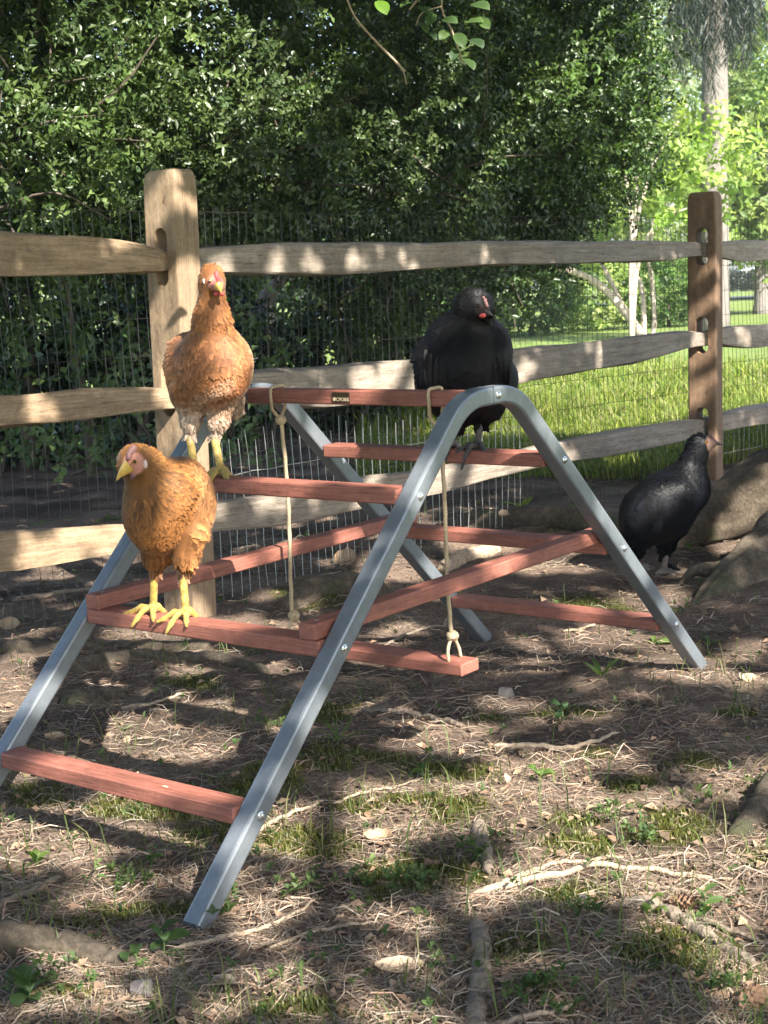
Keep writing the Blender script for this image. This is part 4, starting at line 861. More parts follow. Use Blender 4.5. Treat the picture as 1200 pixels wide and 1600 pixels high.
t = fartree('pale_trunk_tree', 'small tree with smooth forked cream trunks leaning left beyond the fence', 1003, 21.5, [(960, 270, 0, .75, .6), (900, 340, -.2, .6, .35), (1035, 290, .2, .45, .5), (930, 120, .3, .9, .8)],
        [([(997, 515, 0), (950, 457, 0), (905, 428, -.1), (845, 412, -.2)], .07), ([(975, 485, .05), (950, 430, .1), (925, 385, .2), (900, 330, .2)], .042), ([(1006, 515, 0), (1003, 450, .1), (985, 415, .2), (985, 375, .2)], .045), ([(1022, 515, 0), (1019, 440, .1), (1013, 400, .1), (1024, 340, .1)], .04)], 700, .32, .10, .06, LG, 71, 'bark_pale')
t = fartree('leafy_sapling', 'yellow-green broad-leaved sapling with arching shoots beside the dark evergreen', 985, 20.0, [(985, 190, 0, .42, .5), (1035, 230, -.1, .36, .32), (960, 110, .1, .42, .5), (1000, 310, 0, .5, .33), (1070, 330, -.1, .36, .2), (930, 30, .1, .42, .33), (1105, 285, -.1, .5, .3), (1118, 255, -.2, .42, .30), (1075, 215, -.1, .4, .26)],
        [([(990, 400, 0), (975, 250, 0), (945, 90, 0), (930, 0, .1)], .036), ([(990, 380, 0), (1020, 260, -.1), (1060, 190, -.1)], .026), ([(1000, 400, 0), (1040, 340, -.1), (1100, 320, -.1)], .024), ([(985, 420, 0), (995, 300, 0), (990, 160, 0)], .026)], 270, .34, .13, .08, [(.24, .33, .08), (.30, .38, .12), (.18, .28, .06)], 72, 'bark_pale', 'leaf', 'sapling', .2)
# tall conifer with a straight grey trunk and hanging sprays
d_ = 21.0; b = dep(1116, 500, d_); b[2] = float(lz(b[0], b[1])); con = thing('conifer', 'tall conifer with straight grey trunk and dark drooping branches at top right', 'conifer', b)
trunk([b-UPZ*.1, dep(1116, 300, d_), dep(1117, 100, d_), dep(1122, -120, d_), dep(1126, -400, d_)], .195, .15, M['bark_grey'], con, 14, 4, n=24)
g = np.random.default_rng(91); Vs = []; Fs = []; Cs = []; k = 0; mbt = MB()
for i in range(40):
    x_ = g.normal(1104, 44) if i < 30 else g.uniform(1045, 1200); y0 = g.uniform(-140, 0) if i < 30 else g.uniform(-120, -30); ln = g.uniform(80, 165) if i < 30 else g.uniform(60, 150)
    P = spline([dep(x_, y0, d_-1.2), dep(x_+g.normal(0, 6), y0+ln*.5, d_-1.3), dep(x_+g.normal(0, 10), y0+ln, d_-1.3)], 40); mbt.add(*tube(P[::4], np.linspace(.015, .004, 10), 4))
    n = 300; q = P[g.integers(0, 40, n)]+g.normal(0, .03, (n, 3)); D = randdir(g, n)*.6-UPZ*.9
    V, F_, C_ = diamonds(q, D, randdir(g, n), g.uniform(.10, .24, n), g.uniform(.007, .013, n), pal(g, n, [(.015, .030, .017), (.024, .045, .023), (.011, .022, .013)])); Vs.append(V); Fs.append(F_+k); Cs.append(C_); k += len(V)
o = obj('needles', np.concatenate(Vs), np.concatenate(Fs), M['leaf'], con, False, np.concatenate(Cs)); o['kind'] = 'stuff'; o = mbt.build('drooping_branches', M['bark_dark'], con); o['kind'] = 'stuff'
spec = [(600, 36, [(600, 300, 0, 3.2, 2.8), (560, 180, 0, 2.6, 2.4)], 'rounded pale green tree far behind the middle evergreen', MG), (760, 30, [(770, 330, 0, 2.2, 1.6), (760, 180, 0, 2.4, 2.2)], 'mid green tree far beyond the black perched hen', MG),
        (900, 34, [(900, 250, 0, 2.6, 2.2), (880, 90, 0, 2.6, 2.0), (930, 370, 0, 1.5, .8)], 'hazy green tree behind the sapling', HAZED), (1030, 42, [(1030, 180, 0, 2.6, 2.6), (1000, 40, 0, 2.4, 2.0), (1060, 330, 0, 2.0, 1.4)], 'haze-paled bluish tree left of the conifer trunk', HAZED),
        (1190, 30, [(1200, 250, 0, 1.7, 1.6), (1190, 340, 0, 1.2, .8), (1230, 120, 0, 1.6, 1.6)], 'bright pale green tree right of the conifer trunk', LG), (1280, 45, [(1290, 220, 0, 3.5, 3.2), (1240, 330, 0, 2.0, 1.2)], 'hazy tree at the right edge of view', HAZED),
        (420, 33, [(420, 330, 0, 2.6, 2.4)], 'green tree far behind the tall golden hen', MG), (180, 34, [(180, 330, 0, 3.0, 2.6)], 'green tree far beyond the left rails', MG), (1120, 60, [(1120, 200, 0, 5.5, 4.6), (900, 180, 0, 5, 4.2)], 'tallest hazy tree farthest away behind the conifer', HAZED)]
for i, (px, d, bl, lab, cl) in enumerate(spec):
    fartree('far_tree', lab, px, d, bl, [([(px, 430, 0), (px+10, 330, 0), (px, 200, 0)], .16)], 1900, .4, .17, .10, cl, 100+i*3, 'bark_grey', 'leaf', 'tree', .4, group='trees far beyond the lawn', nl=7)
# row of shrubs behind the pale trunks
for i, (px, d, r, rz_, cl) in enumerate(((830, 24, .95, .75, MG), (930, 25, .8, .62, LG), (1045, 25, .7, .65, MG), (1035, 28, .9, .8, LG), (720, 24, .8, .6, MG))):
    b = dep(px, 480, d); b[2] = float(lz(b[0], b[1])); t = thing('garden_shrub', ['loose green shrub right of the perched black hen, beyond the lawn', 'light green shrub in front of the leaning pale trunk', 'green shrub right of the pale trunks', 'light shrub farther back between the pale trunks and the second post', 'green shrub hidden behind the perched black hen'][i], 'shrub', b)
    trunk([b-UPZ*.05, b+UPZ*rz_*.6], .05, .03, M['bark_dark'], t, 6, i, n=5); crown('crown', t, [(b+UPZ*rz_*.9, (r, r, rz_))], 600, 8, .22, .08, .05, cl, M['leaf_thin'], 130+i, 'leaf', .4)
# car, dark hedge and drive in the distance
cb = dep(1218, 453, 84); hz_ = float(lz(cb[0], cb[1])); cb[2] = hz_
car = thing('parked_car', 'white car parked far off beyond the lawn, right of the second post', 'car', cb, math.atan2(R[1, 0], R[0, 0]))
prof = [(-2.3, .35), (-2.35, .75), (-2.2, .98), (-1.0, 1.08), (-.25, 1.52), (1.15, 1.56), (1.85, 1.15), (2.25, 1.05), (2.3, .4)]
def prism(pts, w0, w1=None):
    n = len(pts); w1 = w0 if w1 is None else w1; V = [(x, -w0/2 if z < 1.1 else -w1/2, z) for x, z in pts]+[(x, w0/2 if z < 1.1 else w1/2, z) for x, z in pts]
    return V, [tuple(range(n)), tuple(range(2*n-1, n-1, -1))]+[(i, n+i, n+(i+1) % n, (i+1) % n) for i in range(n)]
obj('body', *prism(prof, 1.75, 1.45), M['car'], car, world=False)
for pts in ([(-.85, 1.12), (-.22, 1.45), (.38, 1.48), (.38, 1.12)], [(.48, 1.12), (.48, 1.48), (1.08, 1.48), (1.6, 1.14)]):
    V, F_ = prism(pts, 1.62, 1.5); obj('side_window', [(x, y_*1.0-.0, z) for x, y_, z in V], F_, M['glass'], car, world=False)
V = [(-.98, -.62, 1.11), (-.98, .62, 1.11), (-.30, .58, 1.50), (-.30, -.58, 1.50)]; obj('windscreen', [(x-.03, y_, z+.02) for x, y_, z in V]+[(x-.01, y_, z-.02) for x, y_, z in V], [(0, 1, 2, 3), (7, 6, 5, 4), (0, 4, 5, 1), (1, 5, 6, 2), (2, 6, 7, 3), (3, 7, 4, 0)], M['glass'], car, world=False)
for x_ in (-1.4, 1.45):
    for y_ in (-.8, .8):
        V, F_, _ = tube([(x_, y_-.1, .33), (x_, y_, .33), (x_, y_+.1, .33)], .33, 14); obj('wheel', V, F_, M['tyre'], car, world=False)
hb = dep(1180, 455, 70); hb[2] = float(lz(hb[0], hb[1])); t = thing('hedge', 'low dark clipped hedge in front of the distant white car', 'hedge', hb); g = np.random.default_rng(8)
trunk([hb-UPZ*.1, hb+UPZ*.5], .06, .04, M['bark_dark'], t, 6, 1, n=4); rr = np.array([R[0, 0], R[1, 0], 0]); n = 1500; P = hb+rr*g.uniform(-3.2, 6, (n, 1))+g.normal(0, .3, (n, 3))*np.array([1, 1, 0])+UPZ*g.uniform(.05, .85, (n, 1))
V, F_, C_ = sprays(g, P, randdir(g, n), 5, .25, .2, .12, pal(g, n, [(.03, .045, .025), (.045, .06, .03)])); o = obj('foliage', V, F_, M['leaf'], t, False, C_); o['kind'] = 'stuff'
c = dep(700, 470, 48); rr2 = rr; fwd = np.array([-R[0, 2], -R[1, 2], 0]); fwd = unit(fwd)
V = [c+rr*a+fwd*b_ for a in (-40, -20, 0, 20, 40) for b_ in (0, 4)]; V = [(x, y_, float(lz(x, y_))+.05) for x, y_, _ in V]
obj('driveway', V, [(2*i, 2*i+2, 2*i+3, 2*i+1) for i in range(4)], M['tarmac'])['kind'] = 'structure'
b = dep(1162, 507, 19); b[2] = float(lz(b[0], b[1])); V, F_, _ = tube([b-rr*.17+UPZ*.06, b-rr*.1+UPZ*.09, b+UPZ*.10, b+rr*.1+UPZ*.09, b+rr*.16+UPZ*.05], [.03, .10, .115, .10, .04], 12, 1, .06); tag(obj('boulder', V, F_, M['stone_pink'], None, True, loc=b), 'rounded pinkish boulder on the lawn right of the second post', 'boulder')
# ------------------------------------------------------------------ grass beyond the fence
g = np.random.default_rng(41)
def blades(name, P, h, wd, cols, lean=.5, m_='leaf_thin', parent=None):
    n = len(P); a = g.uniform(0, 6.283, n); d = np.stack([np.cos(a), np.sin(a), 0*a], -1); s_ = np.stack([-np.sin(a), np.cos(a), 0*a], -1); h = h[:, None]; wd = wd[:, None]; ln = (lean*g.uniform(.2, 1.3, n))[:, None]
    m1 = P+UPZ*h*.6+d*h*ln*.3; tp = P+UPZ*h*g.uniform(.75, 1, (n, 1))+d*h*ln
    V = np.stack([P-s_*wd, P+s_*wd, m1+s_*wd*.8, m1-s_*wd*.8, tp+s_*wd*.1, tp-s_*wd*.1], 1).reshape(-1, 3); b = np.arange(n)[:, None]*6
    return V, np.concatenate([b+np.array([[0, 1, 2, 3]]), b+np.array([[3, 2, 4, 5]])]), np.repeat(cols, 6, 0)
n = 52000; px = g.uniform(560, 1260, n); py = 560+(g.random(n)**.8)*190; P = np.array([ground(a, b) for a, b in zip(px, py)]); s_ = (P-B1) @ NF; keep = (s_ < -.12) & (P[:, 1] > 3.9+g.normal(0, .35, n)) & (P[:, 1] < 16); P = P[keep]; n = len(P)
P[:, 2] = np.where(P[:, 1] < 7.2, 0, -.03); d = P[:, 1]-4.5; tall = np.clip(noise3(P, .9, 3)+.3, 0, 1)*np.clip(1-np.abs(d-1.6)/2.2, 0, 1)
h_ = g.uniform(.025, .10, n)*(1+.03*d)*(1+.5*noise3(P, 1.7, 5))+tall*g.uniform(.0, .26, n); V, F_, C_ = blades('g', P, h_, g.uniform(.002, .0045, n)*(1+.12*d), pal(g, n, [(.15, .22, .03), (.22, .28, .05), (.29, .33, .08), (.10, .16, .028), (.32, .31, .13)], .4), 1.1)
o = obj('grass', V, F_, M['leaf_thin'], None, False, C_); tag(o, 'tall bright green grass growing beyond the wire fence', None, None, 'stuff')
# ------------------------------------------------------------------ litter on the ground: needles, moss tips, bark flakes
def spread(n, x0=-240, x1=1560, y0=735, y1=1730, pw=.8):
    px = g.uniform(x0, x1, n); py = y0+(y1-y0)*g.random(n)**pw; d = np.stack([(px-600)/F_PX, -(py-800)/F_PX, -np.ones(n)], -1) @ R.T; t_ = (0-C[2])/d[:, 2]; P = C+d*t_[:, None]
    k = (P[:, 1] < 6.5) & (P[:, 0] > -3.4); P = P[k]; P[:, 2] = hgt(P[:, 0], P[:, 1]); return P
P = spread(87000); mo = mossf(P[:, 0], P[:, 1]); P = P[(g.random(len(P)) > mo*.9) & (noise3(P, 5, 6)+g.normal(0, .5, len(P)) > -.45)]; n = len(P)
a = g.uniform(0, 6.283, n)+1.2*noise3(P, 4, 7); D = np.stack([np.cos(a), np.sin(a), g.normal(.03, .13, n)], -1); sd_ = np.stack([-np.sin(a), np.cos(a), g.normal(0, .5, n)], -1); L_ = g.uniform(.025, .10, n)*g.uniform(.6, 1.3, n); wd = g.uniform(.0004, .00095, n)[:, None]
bend = (g.normal(0, .12, n)*L_)[:, None]; P1 = P+UPZ*(g.uniform(.001, .010, (n, 1))); pts = [P1-D*(L_/2)[:, None], P1+sd_*bend+UPZ*.002, P1+D*(L_/2)[:, None]]
V = np.stack([pts[0]-sd_*wd, pts[0]+sd_*wd, pts[1]-sd_*wd, pts[1]+sd_*wd, pts[2]-sd_*wd*.5, pts[2]+sd_*wd*.5], 1).reshape(-1, 3); b = np.arange(n)[:, None]*6
C_ = pal(g, n, [(.38, .285, .205), (.27, .195, .14), (.20, .145, .105), (.36, .24, .175), (.44, .355, .27), (.14, .10, .075), (.29, .25, .205), (.20, .165, .13), (.12, .09, .07)]); o = obj('needle_litter', V, np.concatenate([b+np.array([[0, 1, 3, 2]]), b+np.array([[2, 3, 5, 4]])]), M['straw'], None, False, np.repeat(C_, 6, 0)); tag(o, 'dry tan pine needles and straw scattered over the soil', None, None, 'stuff')
P = spread(220000, pw=.9); mo = mossf(P[:, 0], P[:, 1]); P = P[mo > g.uniform(.08, .6, len(P))]; n = len(P)
V, F_, C_ = blades('m', P, g.uniform(.006, .017, n), g.uniform(.0009, .0017, n), pal(g, n, [(.095, .105, .018), (.13, .135, .024), (.07, .082, .016), (.16, .16, .04)]), .8); o = obj('moss', V, F_, M['leaf'], None, False, C_); tag(o, 'low olive green moss cushions on the soil', None, None, 'stuff')
P = spread(6100); n = len(P); a = g.uniform(0, 6.283, n); D = np.stack([np.cos(a), np.sin(a), g.normal(.1, .25, n)], -1); L_ = g.uniform(.008, .035, n); V, F_, C_ = leafset(P+UPZ*.004, D, UPZ+g.normal(0, .4, (n, 3)), L_, L_*g.uniform(.3, .8, n), pal(g, n, [(.20, .135, .09), (.12, .085, .06), (.30, .21, .14), (.24, .15, .10)]))
o = obj('leaf_litter', V, F_, M['straw'], None, False, C_); tag(o, 'small brown leaf crumbs and bark flakes lying on the soil', None, None, 'stuff')
P = spread(4900); P = P[noise3(P, 2.6, 4)+g.normal(0, .3, len(P)) > .05]; n = len(P); h_ = g.uniform(.03, .10, n); V, F_, C_ = blades('s', P, h_, g.uniform(.0008, .0018, n), pal(g, n, [(.10, .16, .04), (.15, .20, .06), (.20, .20, .09), (.08, .12, .035)]), 1.2)
o = obj('sparse_grass', V, F_, M['leaf_thin'], None, False, C_); tag(o, 'thin scattered grass blades growing from the bare soil', None, None, 'stuff')
cl = [(590, 1385, 60), (750, 1345, 30), (470, 1390, 40), (650, 1385, 40), (900, 1440, 30), (1090, 1260, 22), (60, 1545, 50), (1010, 1325, 30), (180, 1380, 40), (340, 1410, 30), (850, 1560, 40), (1130, 1560, 40), (420, 1140, 40), (960, 1290, 40), (1060, 960, 30), (700, 940, 40), (820, 800, 70), (940, 770, 60), (500, 850, 30)]
PP = []
for a, b, r in cl:
    for _ in range(int(r*.38)):
        x_, y_ = a+g.normal(0, r*.6), b+g.normal(0, r*.25); p = ground(x_, y_); PP.append(p)
P = np.array(PP); P = np.concatenate([P, spread(260)]); P[:, 2] = hgt(P[:, 0], P[:, 1])+g.uniform(.008, .03, len(P)); V, F_, C_ = sprays(g, P, UPZ+g.normal(0, .3, P.shape), 4, .012, .017, .011, pal(g, len(P), [(.085, .14, .05), (.11, .17, .065), (.07, .12, .045), (.14, .20, .07)]))
o = obj('ground_cover', V, F_, M['leaf_thin'], None, False, C_); tag(o, 'patches of tiny clover-like seedlings', None, None, 'stuff')
# ------------------------------------------------------------------ roots, sticks, stones, cones, dead leaves
def zg(p): return float(hgt(np.array([p[0]]), np.array([p[1]]))[0])
def lie(pts, r, n):
    P = spline([ground(q[0], q[1])+UPZ*(q[2] if len(q) > 2 else 0) for q in pts], n); P[:, 2] += hgt(P[:, 0], P[:, 1])+(r*.85+.004 if r < .0105 else r*.5 if r < .018 else r*.12); return P
def lying(name, label, cat, pts, r0, r1, m_, seed, k=9, rough=.03, group=None, forks=()):
    r0, r1 = (r0*1.3, r1*1.3) if r0 < .018 else (r0*1.25, r1*1.25); P = lie(pts, r0, 26); g2 = np.random.default_rng(seed); P[1:-1] += g2.normal(0, r0*.10, (24, 3)); V, F_, UV = tube(spline(P, 60), np.linspace(r0, r1, 60)*np.minimum(1, .35+.2*np.minimum(np.arange(60), np.arange(60)[::-1])), k, 1, rough, None, seed)
    o = obj(name, V, F_, m_, None, True, None, UV, loc=P[13]); tag(o, label, cat, group)
    for fp, fr in forks:
        V, F_, UV = tube(lie(fp, r0, 12), np.linspace(fr, fr*.5, 12), 7, 1, rough, None, seed); obj('fork', V, F_, m_, o, True, None, UV)
lying('exposed_root', 'thick grey root lit by sun under the golden hen on the middle rung', 'root', [(90, 1060), (170, 1040), (260, 1030), (345, 1036), (420, 1050)], .030, .016, M['bark'], 1, 12)
lying('exposed_root', 'long dark root crossing behind the left front leg', 'root', [(-60, 1010), (60, 1020), (150, 1015), (300, 1008), (480, 1010)], .024, .015, M['bark'], 2, 12)
lying('exposed_root', 'stubby root end between the left leg and the lit patch', 'root', [(100, 1108), (140, 1096), (195, 1082)], .022, .03, M['bark'], 3, 12)
lying('exposed_root', 'broad pale root at the lower left corner of the ground', 'root', [(-60, 1482), (40, 1475), (110, 1482), (165, 1496), (210, 1505)], .036, .012, M['bark'], 4, 12)
lying('exposed_root', 'grey root rising at the right edge of the ground', 'root', [(1240, 1235, .03), (1195, 1268, .02), (1160, 1300), (1140, 1312, -.03)], .030, .014, M['bark'], 5, 12)
lying('exposed_root', 'dark humped root along the ground behind the rear rungs', 'root', [(720, 812, -.03), (800, 818, .02), (900, 826, .03), (985, 842), (1040, 850, -.04)], .05, .045, M['bark'], 6, 12)
lying('exposed_root', 'mossy swelling root behind the swing ropes', 'root', [(440, 945, -.03), (500, 930), (560, 925), (620, 935, -.03)], .05, .04, M['bark'], 7, 12)
lying('log', 'short grey broken log behind the swing', 'log', [(690, 885), (730, 872), (775, 858)], .026, .032, M['stick'], 8, 12)
ST = [('long pale stick lying flat across the sunlit ground at right', [(738, 1400), (870, 1372), (1000, 1365), (1145, 1376)], .0062, .003, 'stick', [([(1080, 1370), (1130, 1392)], .002)]), ('pale stick crossing just above the long one', [(755, 1396), (850, 1362), (975, 1353)], .005, .0022, 'stick', []), ('dark knobbly stick pointing to lower right corner', [(975, 1415), (1050, 1436), (1105, 1470), (1180, 1518)], .012, .009, 'stick_dark', []),
      ('curved grey stick in the shade left of the rear leg foot', [(770, 1178), (875, 1175), (930, 1170), (968, 1158)], .0062, .003, 'stick', [([(800, 1176), (775, 1190)], .003)]), ('brown stick at the left edge near the front leg foot', [(-20, 1428), (50, 1400), (95, 1380)], .006, .004, 'stick_dark', []), ('thin grey stick running from the front leg foot to the right', [(262, 1490), (370, 1462), (440, 1445), (495, 1400)], .004, .002, 'stick', []),
      ('thick dark stick standing upright in the picture at bottom centre', [(750, 1440), (752, 1505), (744, 1560), (738, 1640)], .014, .012, 'stick_dark', []), ('short dark stick beside a clover patch', [(748, 1296), (756, 1330), (766, 1368)], .012, .009, 'stick_dark', []), ('twig with a pale cut end under the swing', [(560, 1106), (650, 1122), (722, 1143)], .0048, .0055, 'stick_dark', []),
      ('slender twig next to the three-leaved weed', [(520, 1262), (600, 1238), (676, 1218)], .003, .0016, 'stick', []), ('pale twig touching the front leg', [(392, 1306), (455, 1284), (505, 1258)], .004, .0025, 'stick', []), ('pale twig in the lit patch below the middle rung', [(190, 1112), (250, 1100), (310, 1082)], .004, .0022, 'stick', []),
      ('thin reddish twig at the right below the long stick', [(985, 1392), (1090, 1395), (1210, 1388)], .003, .002, 'stick_dark', []), ('thin brown twig at right pointing into the corner', [(1070, 1430), (1130, 1450), (1215, 1488)], .004, .003, 'stick_dark', []), ('fallen twig behind the rear leg foot', [(880, 990), (940, 975), (1010, 962)], .004, .002, 'stick', []), ('twig along the bottom edge at right', [(745, 1600), (820, 1588), (905, 1580)], .005, .003, 'stick', []), ('crooked twig right of the front leg foot', [(420, 1480), (520, 1455), (590, 1440)], .003, .0018, 'stick', []),
      ('bent twig behind the hen at the far right', [(600, 1010), (680, 985), (760, 990)], .004, .002, 'stick_dark', []), ('grey branch lying along the fence foot at left', [(20, 950), (120, 935), (240, 950)], .008, .005, 'stick_dark', [])]
ST[17] = ('bent twig on the ground behind the swing seat',)+ST[17][1:]
for i, (lab, pts, r0, r1, m_, fk) in enumerate(ST): lying('stick', lab, 'stick', pts, r0, r1, M[m_], 20+i, 9, .06, None, fk)
def deadleaf(label, px, py, L, W_, rz_, m_, curl=.25, z=.006, tilt=0.0, lobes=0):
    n = 9; V = []; g2 = np.random.default_rng(int(px))
    for i in range(n):
        t_ = i/(n-1); w_ = W_/2*(math.sin(math.pi*min(1, t_*.96+.04))**.75)*(1+(.55*abs(math.sin(t_*lobes*math.pi)) if lobes else 0)*(1 if .1 < t_ < .9 else 0))*(1+g2.normal(0, .06))
        for s in (-1, -.5, 0, .5, 1): V.append((L*(t_-.5), w_*s, z+curl*W_*(s*s)*.5+.12*L*(t_-.5)**2*2*curl*4*.5+g2.normal(0, .0012)))
    F_ = [(i*5+j, i*5+j+1, i*5+j+6, i*5+j+5) for i in range(n-1) for j in range(4)]
    p = ground(px, py); o = obj('dead_leaf', V, F_, M[m_], None, True, world=False); o.location = (p[0], p[1], zg(p)); o.rotation_euler = (tilt, 0, rz_); tag(o, label, 'dead leaf'); V2, F2, _ = tube([(-L*.5, 0, z), (0, 0, z+.001), (L*.5, 0, z+.003), (L*.62, .004, z+.006)], .0009, 5); obj('midrib', V2, F2, M[m_], o, world=False)
deadleaf('large curled tan leaf on the soil at bottom centre', 625, 1508, .088, .042, .62, 'dead_leaf_pale', .35, .006, .35); deadleaf('upright lobed orange-tan leaf glowing behind the swing', 545, 882, .10, .07, .3, 'dead_leaf', .3, .03, .9, 3); deadleaf('tan folded leaf above the lowest front rung', 88, 1158, .06, .03, .5, 'dead_leaf', .5, .006, .4); deadleaf('brown leaf beside a weed in the shade right of the seat', 850, 1046, .045, .03, 1.2, 'dead_leaf', .4, .005, .3)
deadleaf('grey leaf half under the front rung shadow', 352, 1536, .05, .03, .1, 'dead_leaf_pale', .3, .005, .1); deadleaf('dark crumpled leaf in the sunlit middle of the ground', 590, 1312, .06, .04, .8, 'dead_leaf', .8, .006, .3); deadleaf('yellowish leaf on the humped root behind', 797, 824, .05, .04, .2, 'dead_leaf_pale', .5, .10, .7); deadleaf('red-brown leaf by the short dark stick', 690, 1545, .035, .022, 2.0, 'dead_leaf', .4, .005); deadleaf('brown leaf near the dark knobbly stick', 1085, 1545, .04, .03, .4, 'dead_leaf', .4, .005); deadleaf('pale leaf by the foot of the rear right leg', 1170, 1062, .05, .035, .6, 'dead_leaf_pale', .4, .006, .5); deadleaf('brown leaf at the left edge below the lower rail', 25, 985, .09, .05, .3, 'dead_leaf', .4, .03, .9)
def cone(label, px, py, L, r, rz_):
    p = ground(px, py); t = thing('pine_cone', label, 'pine cone', (p[0], p[1], zg(p)), rz_); V, F_, _ = tube([(-L*.5, 0, r*.8), (-L*.2, 0, r*.8), (L*.2, 0, r*.8), (L*.5, 0, r*.8)], [r*.4, r*.7, r*.55, r*.12], 8); obj('core', V, F_, M['cone'], t, world=False)
    mb = MB()
    for i in range(60):
        u = (i+.5)/60; a = i*2.4; x_ = L*(u-.5); rr_ = r*(math.sin(math.pi*(u*.86+.12))**.6); o_ = np.array([0, math.cos(a), math.sin(a)]); s_ = np.array([0, -math.sin(a), math.cos(a)]); b_ = np.array([x_, 0, r*.8])
        q = [b_+o_*rr_*.4-s_*.002, b_+o_*rr_*.4+s_*.002, b_+o_*rr_+s_*r*.28+np.array([r*.3, 0, 0]), b_+o_*rr_*1.1+np.array([r*.42, 0, 0]), b_+o_*rr_-s_*r*.28+np.array([r*.3, 0, 0])]; mb.add(q, [(0, 1, 2, 3), (0, 3, 4)])
    o = mb.build('scales', M['cone'], t, world=False); o['kind'] = 'stuff'
cone('brown pine cone beside the dark knobbly stick', 1068, 1424, .05, .019, .4); cone('pine cone at the lower right corner', 1172, 1578, .06, .022, 1.2)
for lab, px, py, r in (('dark rounded stone at lower left', 222, 1562, .022), ('small dark stone in the shade right of the swing seat', 790, 1090, .026), ('grey stone chip above the long pale stick', 912, 1408, .012)):
    p = ground(px, py); p[2] = zg(p); V, F_, _ = tube([p+np.array([-r, 0, r*.1]), p+np.array([-r*.5, 0, r*.4]), p+np.array([r*.3, .002, r*.45]), p+np.array([r, 0, r*.1])], [r*.3, r*.75, r*.8, r*.25], 9, 1, .1, None, int(px)); tag(obj('stone', V, F_, M['stone'], None, False, loc=p), lab, 'stone')
# ------------------------------------------------------------------ weeds: each leaf a part
LEAF = []
def leafmesh(L, W_, c, bend, seed):
    n = 6; V = []; CC = []; g2 = np.random.default_rng(seed)
    for i in range(n):
        t_ = i/(n-1); w_ = W_/2*(math.sin(math.pi*(t_*.93+.05))**.8); 
        for s in (-1, 0, 1): V.append((L*t_*math.cos(bend*t_), w_*s, L*t_*(.75-bend*t_*.8)+abs(s)*w_*.35)); CC.append(np.asarray(c)*(1.0 if s else .8)*g2.uniform(.9, 1.1))
    return npmesh('leaf', V, [(i*3+j, i*3+j+1, i*3+j+4, i*3+j+3) for i in range(n-1) for j in range(2)], True, CC)
def weed(name, label, cat, px, py, n, L, W_, c, bend=.6, seed=0, spread_=1.0, stemh=0.0, rz0=0.0, group=None, pos=None):
    p = ground(px, py) if pos is None else pos; t = thing(name, label, cat, (p[0], p[1], zg(p) if pos is None else p[2]), 0, group); g2 = np.random.default_rng(seed); ms = []
    for q in range(min(3, n)): m_ = leafmesh(L, W_, c, bend*(.7+.3*q), seed+q); m_.materials.append(M['leaf_thin']); ms.append(m_)
    if stemh: obj('stem', *tube([(0, 0, -.01), (.003, .002, stemh*.5), (0, 0, stemh)], .0015, 5)[:2], M['straw'] if False else M['stem'], t, world=False)
    for i in range(n):
        o = bpy.data.objects.new('leaf', ms[i % len(ms)]); col.objects.link(o); o.parent = t; sc_ = g2.uniform(.65, 1.15); o.scale = (sc_,)*3
        o.location = (0, 0, stemh*(i+1)/n if stemh else .002); o.rotation_euler = (g2.normal(0, .25), g2.normal(.1, .3)*spread_, rz0+i*2.4+g2.normal(0, .3))
M['stem'] = simple('green_stem', (.10, .15, .05), .6)
G1, G2, G3, G4 = (.075, .135, .045), (.10, .17, .05), (.14, .22, .055), (.055, .105, .045)
weed('weed', 'upright broad-leaved weed in the shade right of the swing seat', 'weed', 940, 1068, 5, .085, .022, G2, .25, 1, .4); weed('weed', 'drooping dusky weed below the upright broad-leaved one', 'weed', 878, 1140, 6, .055, .022, G4, .9, 2, 1, .05)
weed('weed', 'three-leaved dark green weed in the middle of the ground', 'weed', 660, 1222, 4, .055, .026, G1, .7, 3, 1, .03); weed('grass_tuft', 'bright upright grass tuft just right of the front leg', 'grass tuft', 530, 1160, 14, .075, .006, G3, .4, 4, .6); weed('weed', 'lit pale weed in the sunny patch right of centre', 'weed', 842, 1228, 6, .05, .02, G3, .8, 5, 1, .025)
weed('weed', 'small clump of weed beside the short dark stick', 'weed', 745, 1352, 10, .025, .015, G2, .5, 6, 1, .035); weed('weed', 'toothed-leaf weed at the bottom left corner', 'weed', 45, 1568, 8, .06, .028, G1, .8, 7, 1, .03); weed('weed', 'pale lit weed left of the lowest rung', 'weed', 58, 1362, 6, .045, .018, G3, .7, 8, 1, .02); weed('weed', 'long-leaved weed beneath the lowest rung', 'weed', 235, 1358, 6, .05, .015, G1, .8, 9, 1, .04)
weed('weed', 'weed with arched yellow-green leaves beside the pine cone', 'weed', 1016, 1438, 4, .045, .018, G3, 1.2, 10, 1, .03); weed('grass_tuft', 'grey-green grass tuft in the moss at lower right', 'grass tuft', 1010, 1530, 9, .06, .006, G4, .8, 11, 1); weed('weed', 'glowing yellow-green big-leaved weed behind the rear rungs', 'weed', 815, 800, 5, .15, .06, (.26, .36, .07), .7, 12, .8, .03); weed('weed', 'leafy weed near the fence left of the black walking hen', 'weed', 905, 800, 7, .09, .03, G3, .6, 13, 1, .05)
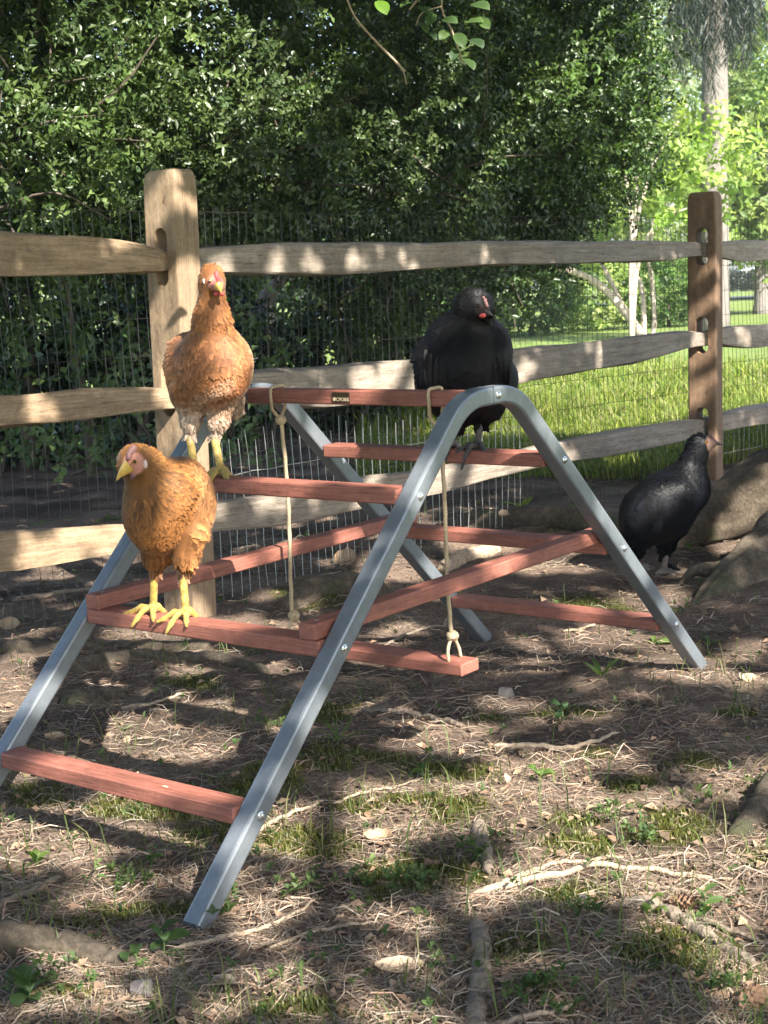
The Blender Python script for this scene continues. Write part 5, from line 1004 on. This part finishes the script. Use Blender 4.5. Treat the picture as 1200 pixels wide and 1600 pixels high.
weed('weed', 'narrow weed on the right below the long stick', 'weed', 1100, 1432, 7, .04, .014, G2, .6, 14, 1, .05); weed('grass_tuft', 'sunlit grass tuft at the right edge above the root', 'grass tuft', 1175, 1232, 12, .05, .006, G3, .7, 15, 1); weed('weed', 'dark weed touching the front leg foot', 'weed', 255, 1492, 7, .05, .025, G1, .7, 16, 1, .05); weed('weed', 'bright low weed right of the lowest rear rung', 'weed', 1022, 1003, 5, .075, .02, G3, .8, 17, 1); weed('weed', 'pale leaf pair near the rear leg foot', 'weed', 1108, 1003, 4, .06, .022, G2, .8, 18, 1)
weed('weed', 'small weed growing between the black hen and the big root', 'weed', 1078, 868, 4, .07, .025, G3, .5, 19, .6, .03); weed('weed', 'weed with two round leaves in the lower left needles', 'weed', 212, 1502, 3, .05, .03, G1, .8, 20, 1, .02); weed('weed', 'fine-leaved weed at the foot of the right leg', 'weed', 355, 1430, 8, .03, .014, G2, .7, 21, 1, .04); weed('weed', 'seedling beside the large curled tan leaf', 'weed', 674, 1512, 4, .026, .015, G4, .7, 22, 1, .012)
weed('weed', 'bright leaf rosette in the left lit patch', 'weed', 196, 1138, 4, .03, .018, G3, .8, 23, 1); weed('grass_tuft', 'wispy grass tuft behind the lowest front rung', 'grass tuft', 335, 1222, 12, .06, .004, G2, .5, 24, .7); weed('weed', 'pale lit weed at the bottom left of the swing shade', 'weed', 420, 1585, 5, .035, .015, G3, .8, 25, 1); weed('weed', 'low weed at the bottom right edge', 'weed', 880, 1585, 6, .05, .014, G1, .9, 26, 1); weed('weed', 'tall-stemmed leafy weed by the fence foot at left', 'weed', 170, 740, 8, .12, .05, G2, .7, 27, 1, .25); weed('weed', 'single bright leaf by the left fence foot', 'weed', 165, 812, 4, .08, .03, G3, .6, 28, .8)
# ------------------------------------------------------------------ twigs hanging into the top of the view
b0 = dep(700, -60, 4.3); t = thing('leafy_branch', 'green leafy branch hanging into the top centre of the view', 'branch', b0)
for pts, r in (([(700, -60), (660, -10), (640, 15)], .003), ([(700, -60), (690, 10), (705, 45), (722, 95)], .003), ([(640, -40), (600, -10), (590, 5)], .0025), ([(690, 10), (660, 20), (650, 40)], .002)): obj('twig', *tube(spline([dep(x, y_, 4.3+.05*i) for i, (x, y_) in enumerate(pts)], 10), r, 5)[:2], M['stick'], t, True)
g = np.random.default_rng(3)
for x, y_, a, L, c in ((588, 2, 1.1, .062, (.16, .30, .04)), (600, -12, .4, .05, (.16, .30, .04)), (505, -4, 3.0, .055, G1), (722, 92, 1.1, .052, G1), (712, 52, 1.2, .06, G1), (735, 62, .9, .05, G4), (690, 32, .5, .05, G1), (655, 35, 1.3, .045, G1), (668, 50, 1.1, .04, G4), (735, 8, .6, .06, G1), (750, -14, .5, .06, G1), (705, 2, .2, .055, G4), (695, -20, .6, .06, G1), (620, -6, .7, .04, G1), (680, 22, 2.0, .05, G1), (700, 48, 2.2, .045, G2), (728, 36, .3, .05, G2), (655, 12, .9, .05, G1), (715, 78, 2.0, .045, G4), (645, 5, 2.4, .04, G2), (748, 30, .9, .05, G2)):  # first two leaves coloured brighter to look sunlit
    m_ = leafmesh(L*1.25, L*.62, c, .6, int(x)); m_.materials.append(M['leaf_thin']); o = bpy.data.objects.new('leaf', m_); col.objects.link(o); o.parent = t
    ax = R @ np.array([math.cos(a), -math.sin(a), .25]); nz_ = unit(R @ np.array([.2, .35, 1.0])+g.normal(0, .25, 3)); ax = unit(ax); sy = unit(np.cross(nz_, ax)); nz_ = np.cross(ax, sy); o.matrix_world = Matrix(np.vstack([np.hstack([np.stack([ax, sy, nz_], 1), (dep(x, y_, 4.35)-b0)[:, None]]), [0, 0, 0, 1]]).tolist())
V, F_, UV = tube(spline([dep(530, -40, 5.4), dep(552, 22, 5.4), dep(585, 62, 5.45), dep(622, 100, 5.5), dep(632, 112, 5.5)], 16), np.linspace(.003, .0055, 16), 6, 1, .08, None, 3); o = obj('bare_twig', V, F_, M['stick'], None, True, None, UV, loc=dep(552, 22, 5.4)); tag(o, 'bare brown twig dangling in front of the middle evergreen', 'twig')
obj('twig_tip', *tube([dep(630, 110, 5.5), dep(633, 120, 5.5), dep(635, 131, 5.5)], .0024, 5)[:2], M['stick'], o)

# ------------------------------------------------------------------ thin summer haze: far trees pale a little
V = [(x_, y_, z) for x_ in (-165.0, 125.0) for y_ in (-85.0, 205.0) for z in (-7.0, 14.0)]
hz = obj('haze', V, [(0, 1, 3, 2), (4, 6, 7, 5), (0, 4, 5, 1), (2, 3, 7, 6), (0, 2, 6, 4), (1, 5, 7, 3)], None); hz['kind'] = 'stuff'
hm = bpy.data.materials.new('haze'); hm.use_nodes = True; hm.node_tree.nodes.remove(hm.node_tree.nodes['Principled BSDF'])
hv = hm.node_tree.nodes.new('ShaderNodeVolumePrincipled'); hv.inputs['Color'].default_value = (.92, .96, 1, 1); hv.inputs['Density'].default_value = .0012; hv.inputs['Anisotropy'].default_value = .2
hm.node_tree.links.new(hv.outputs[0], hm.node_tree.nodes['Material Output'].inputs['Volume']); hz.data.materials.append(hm)
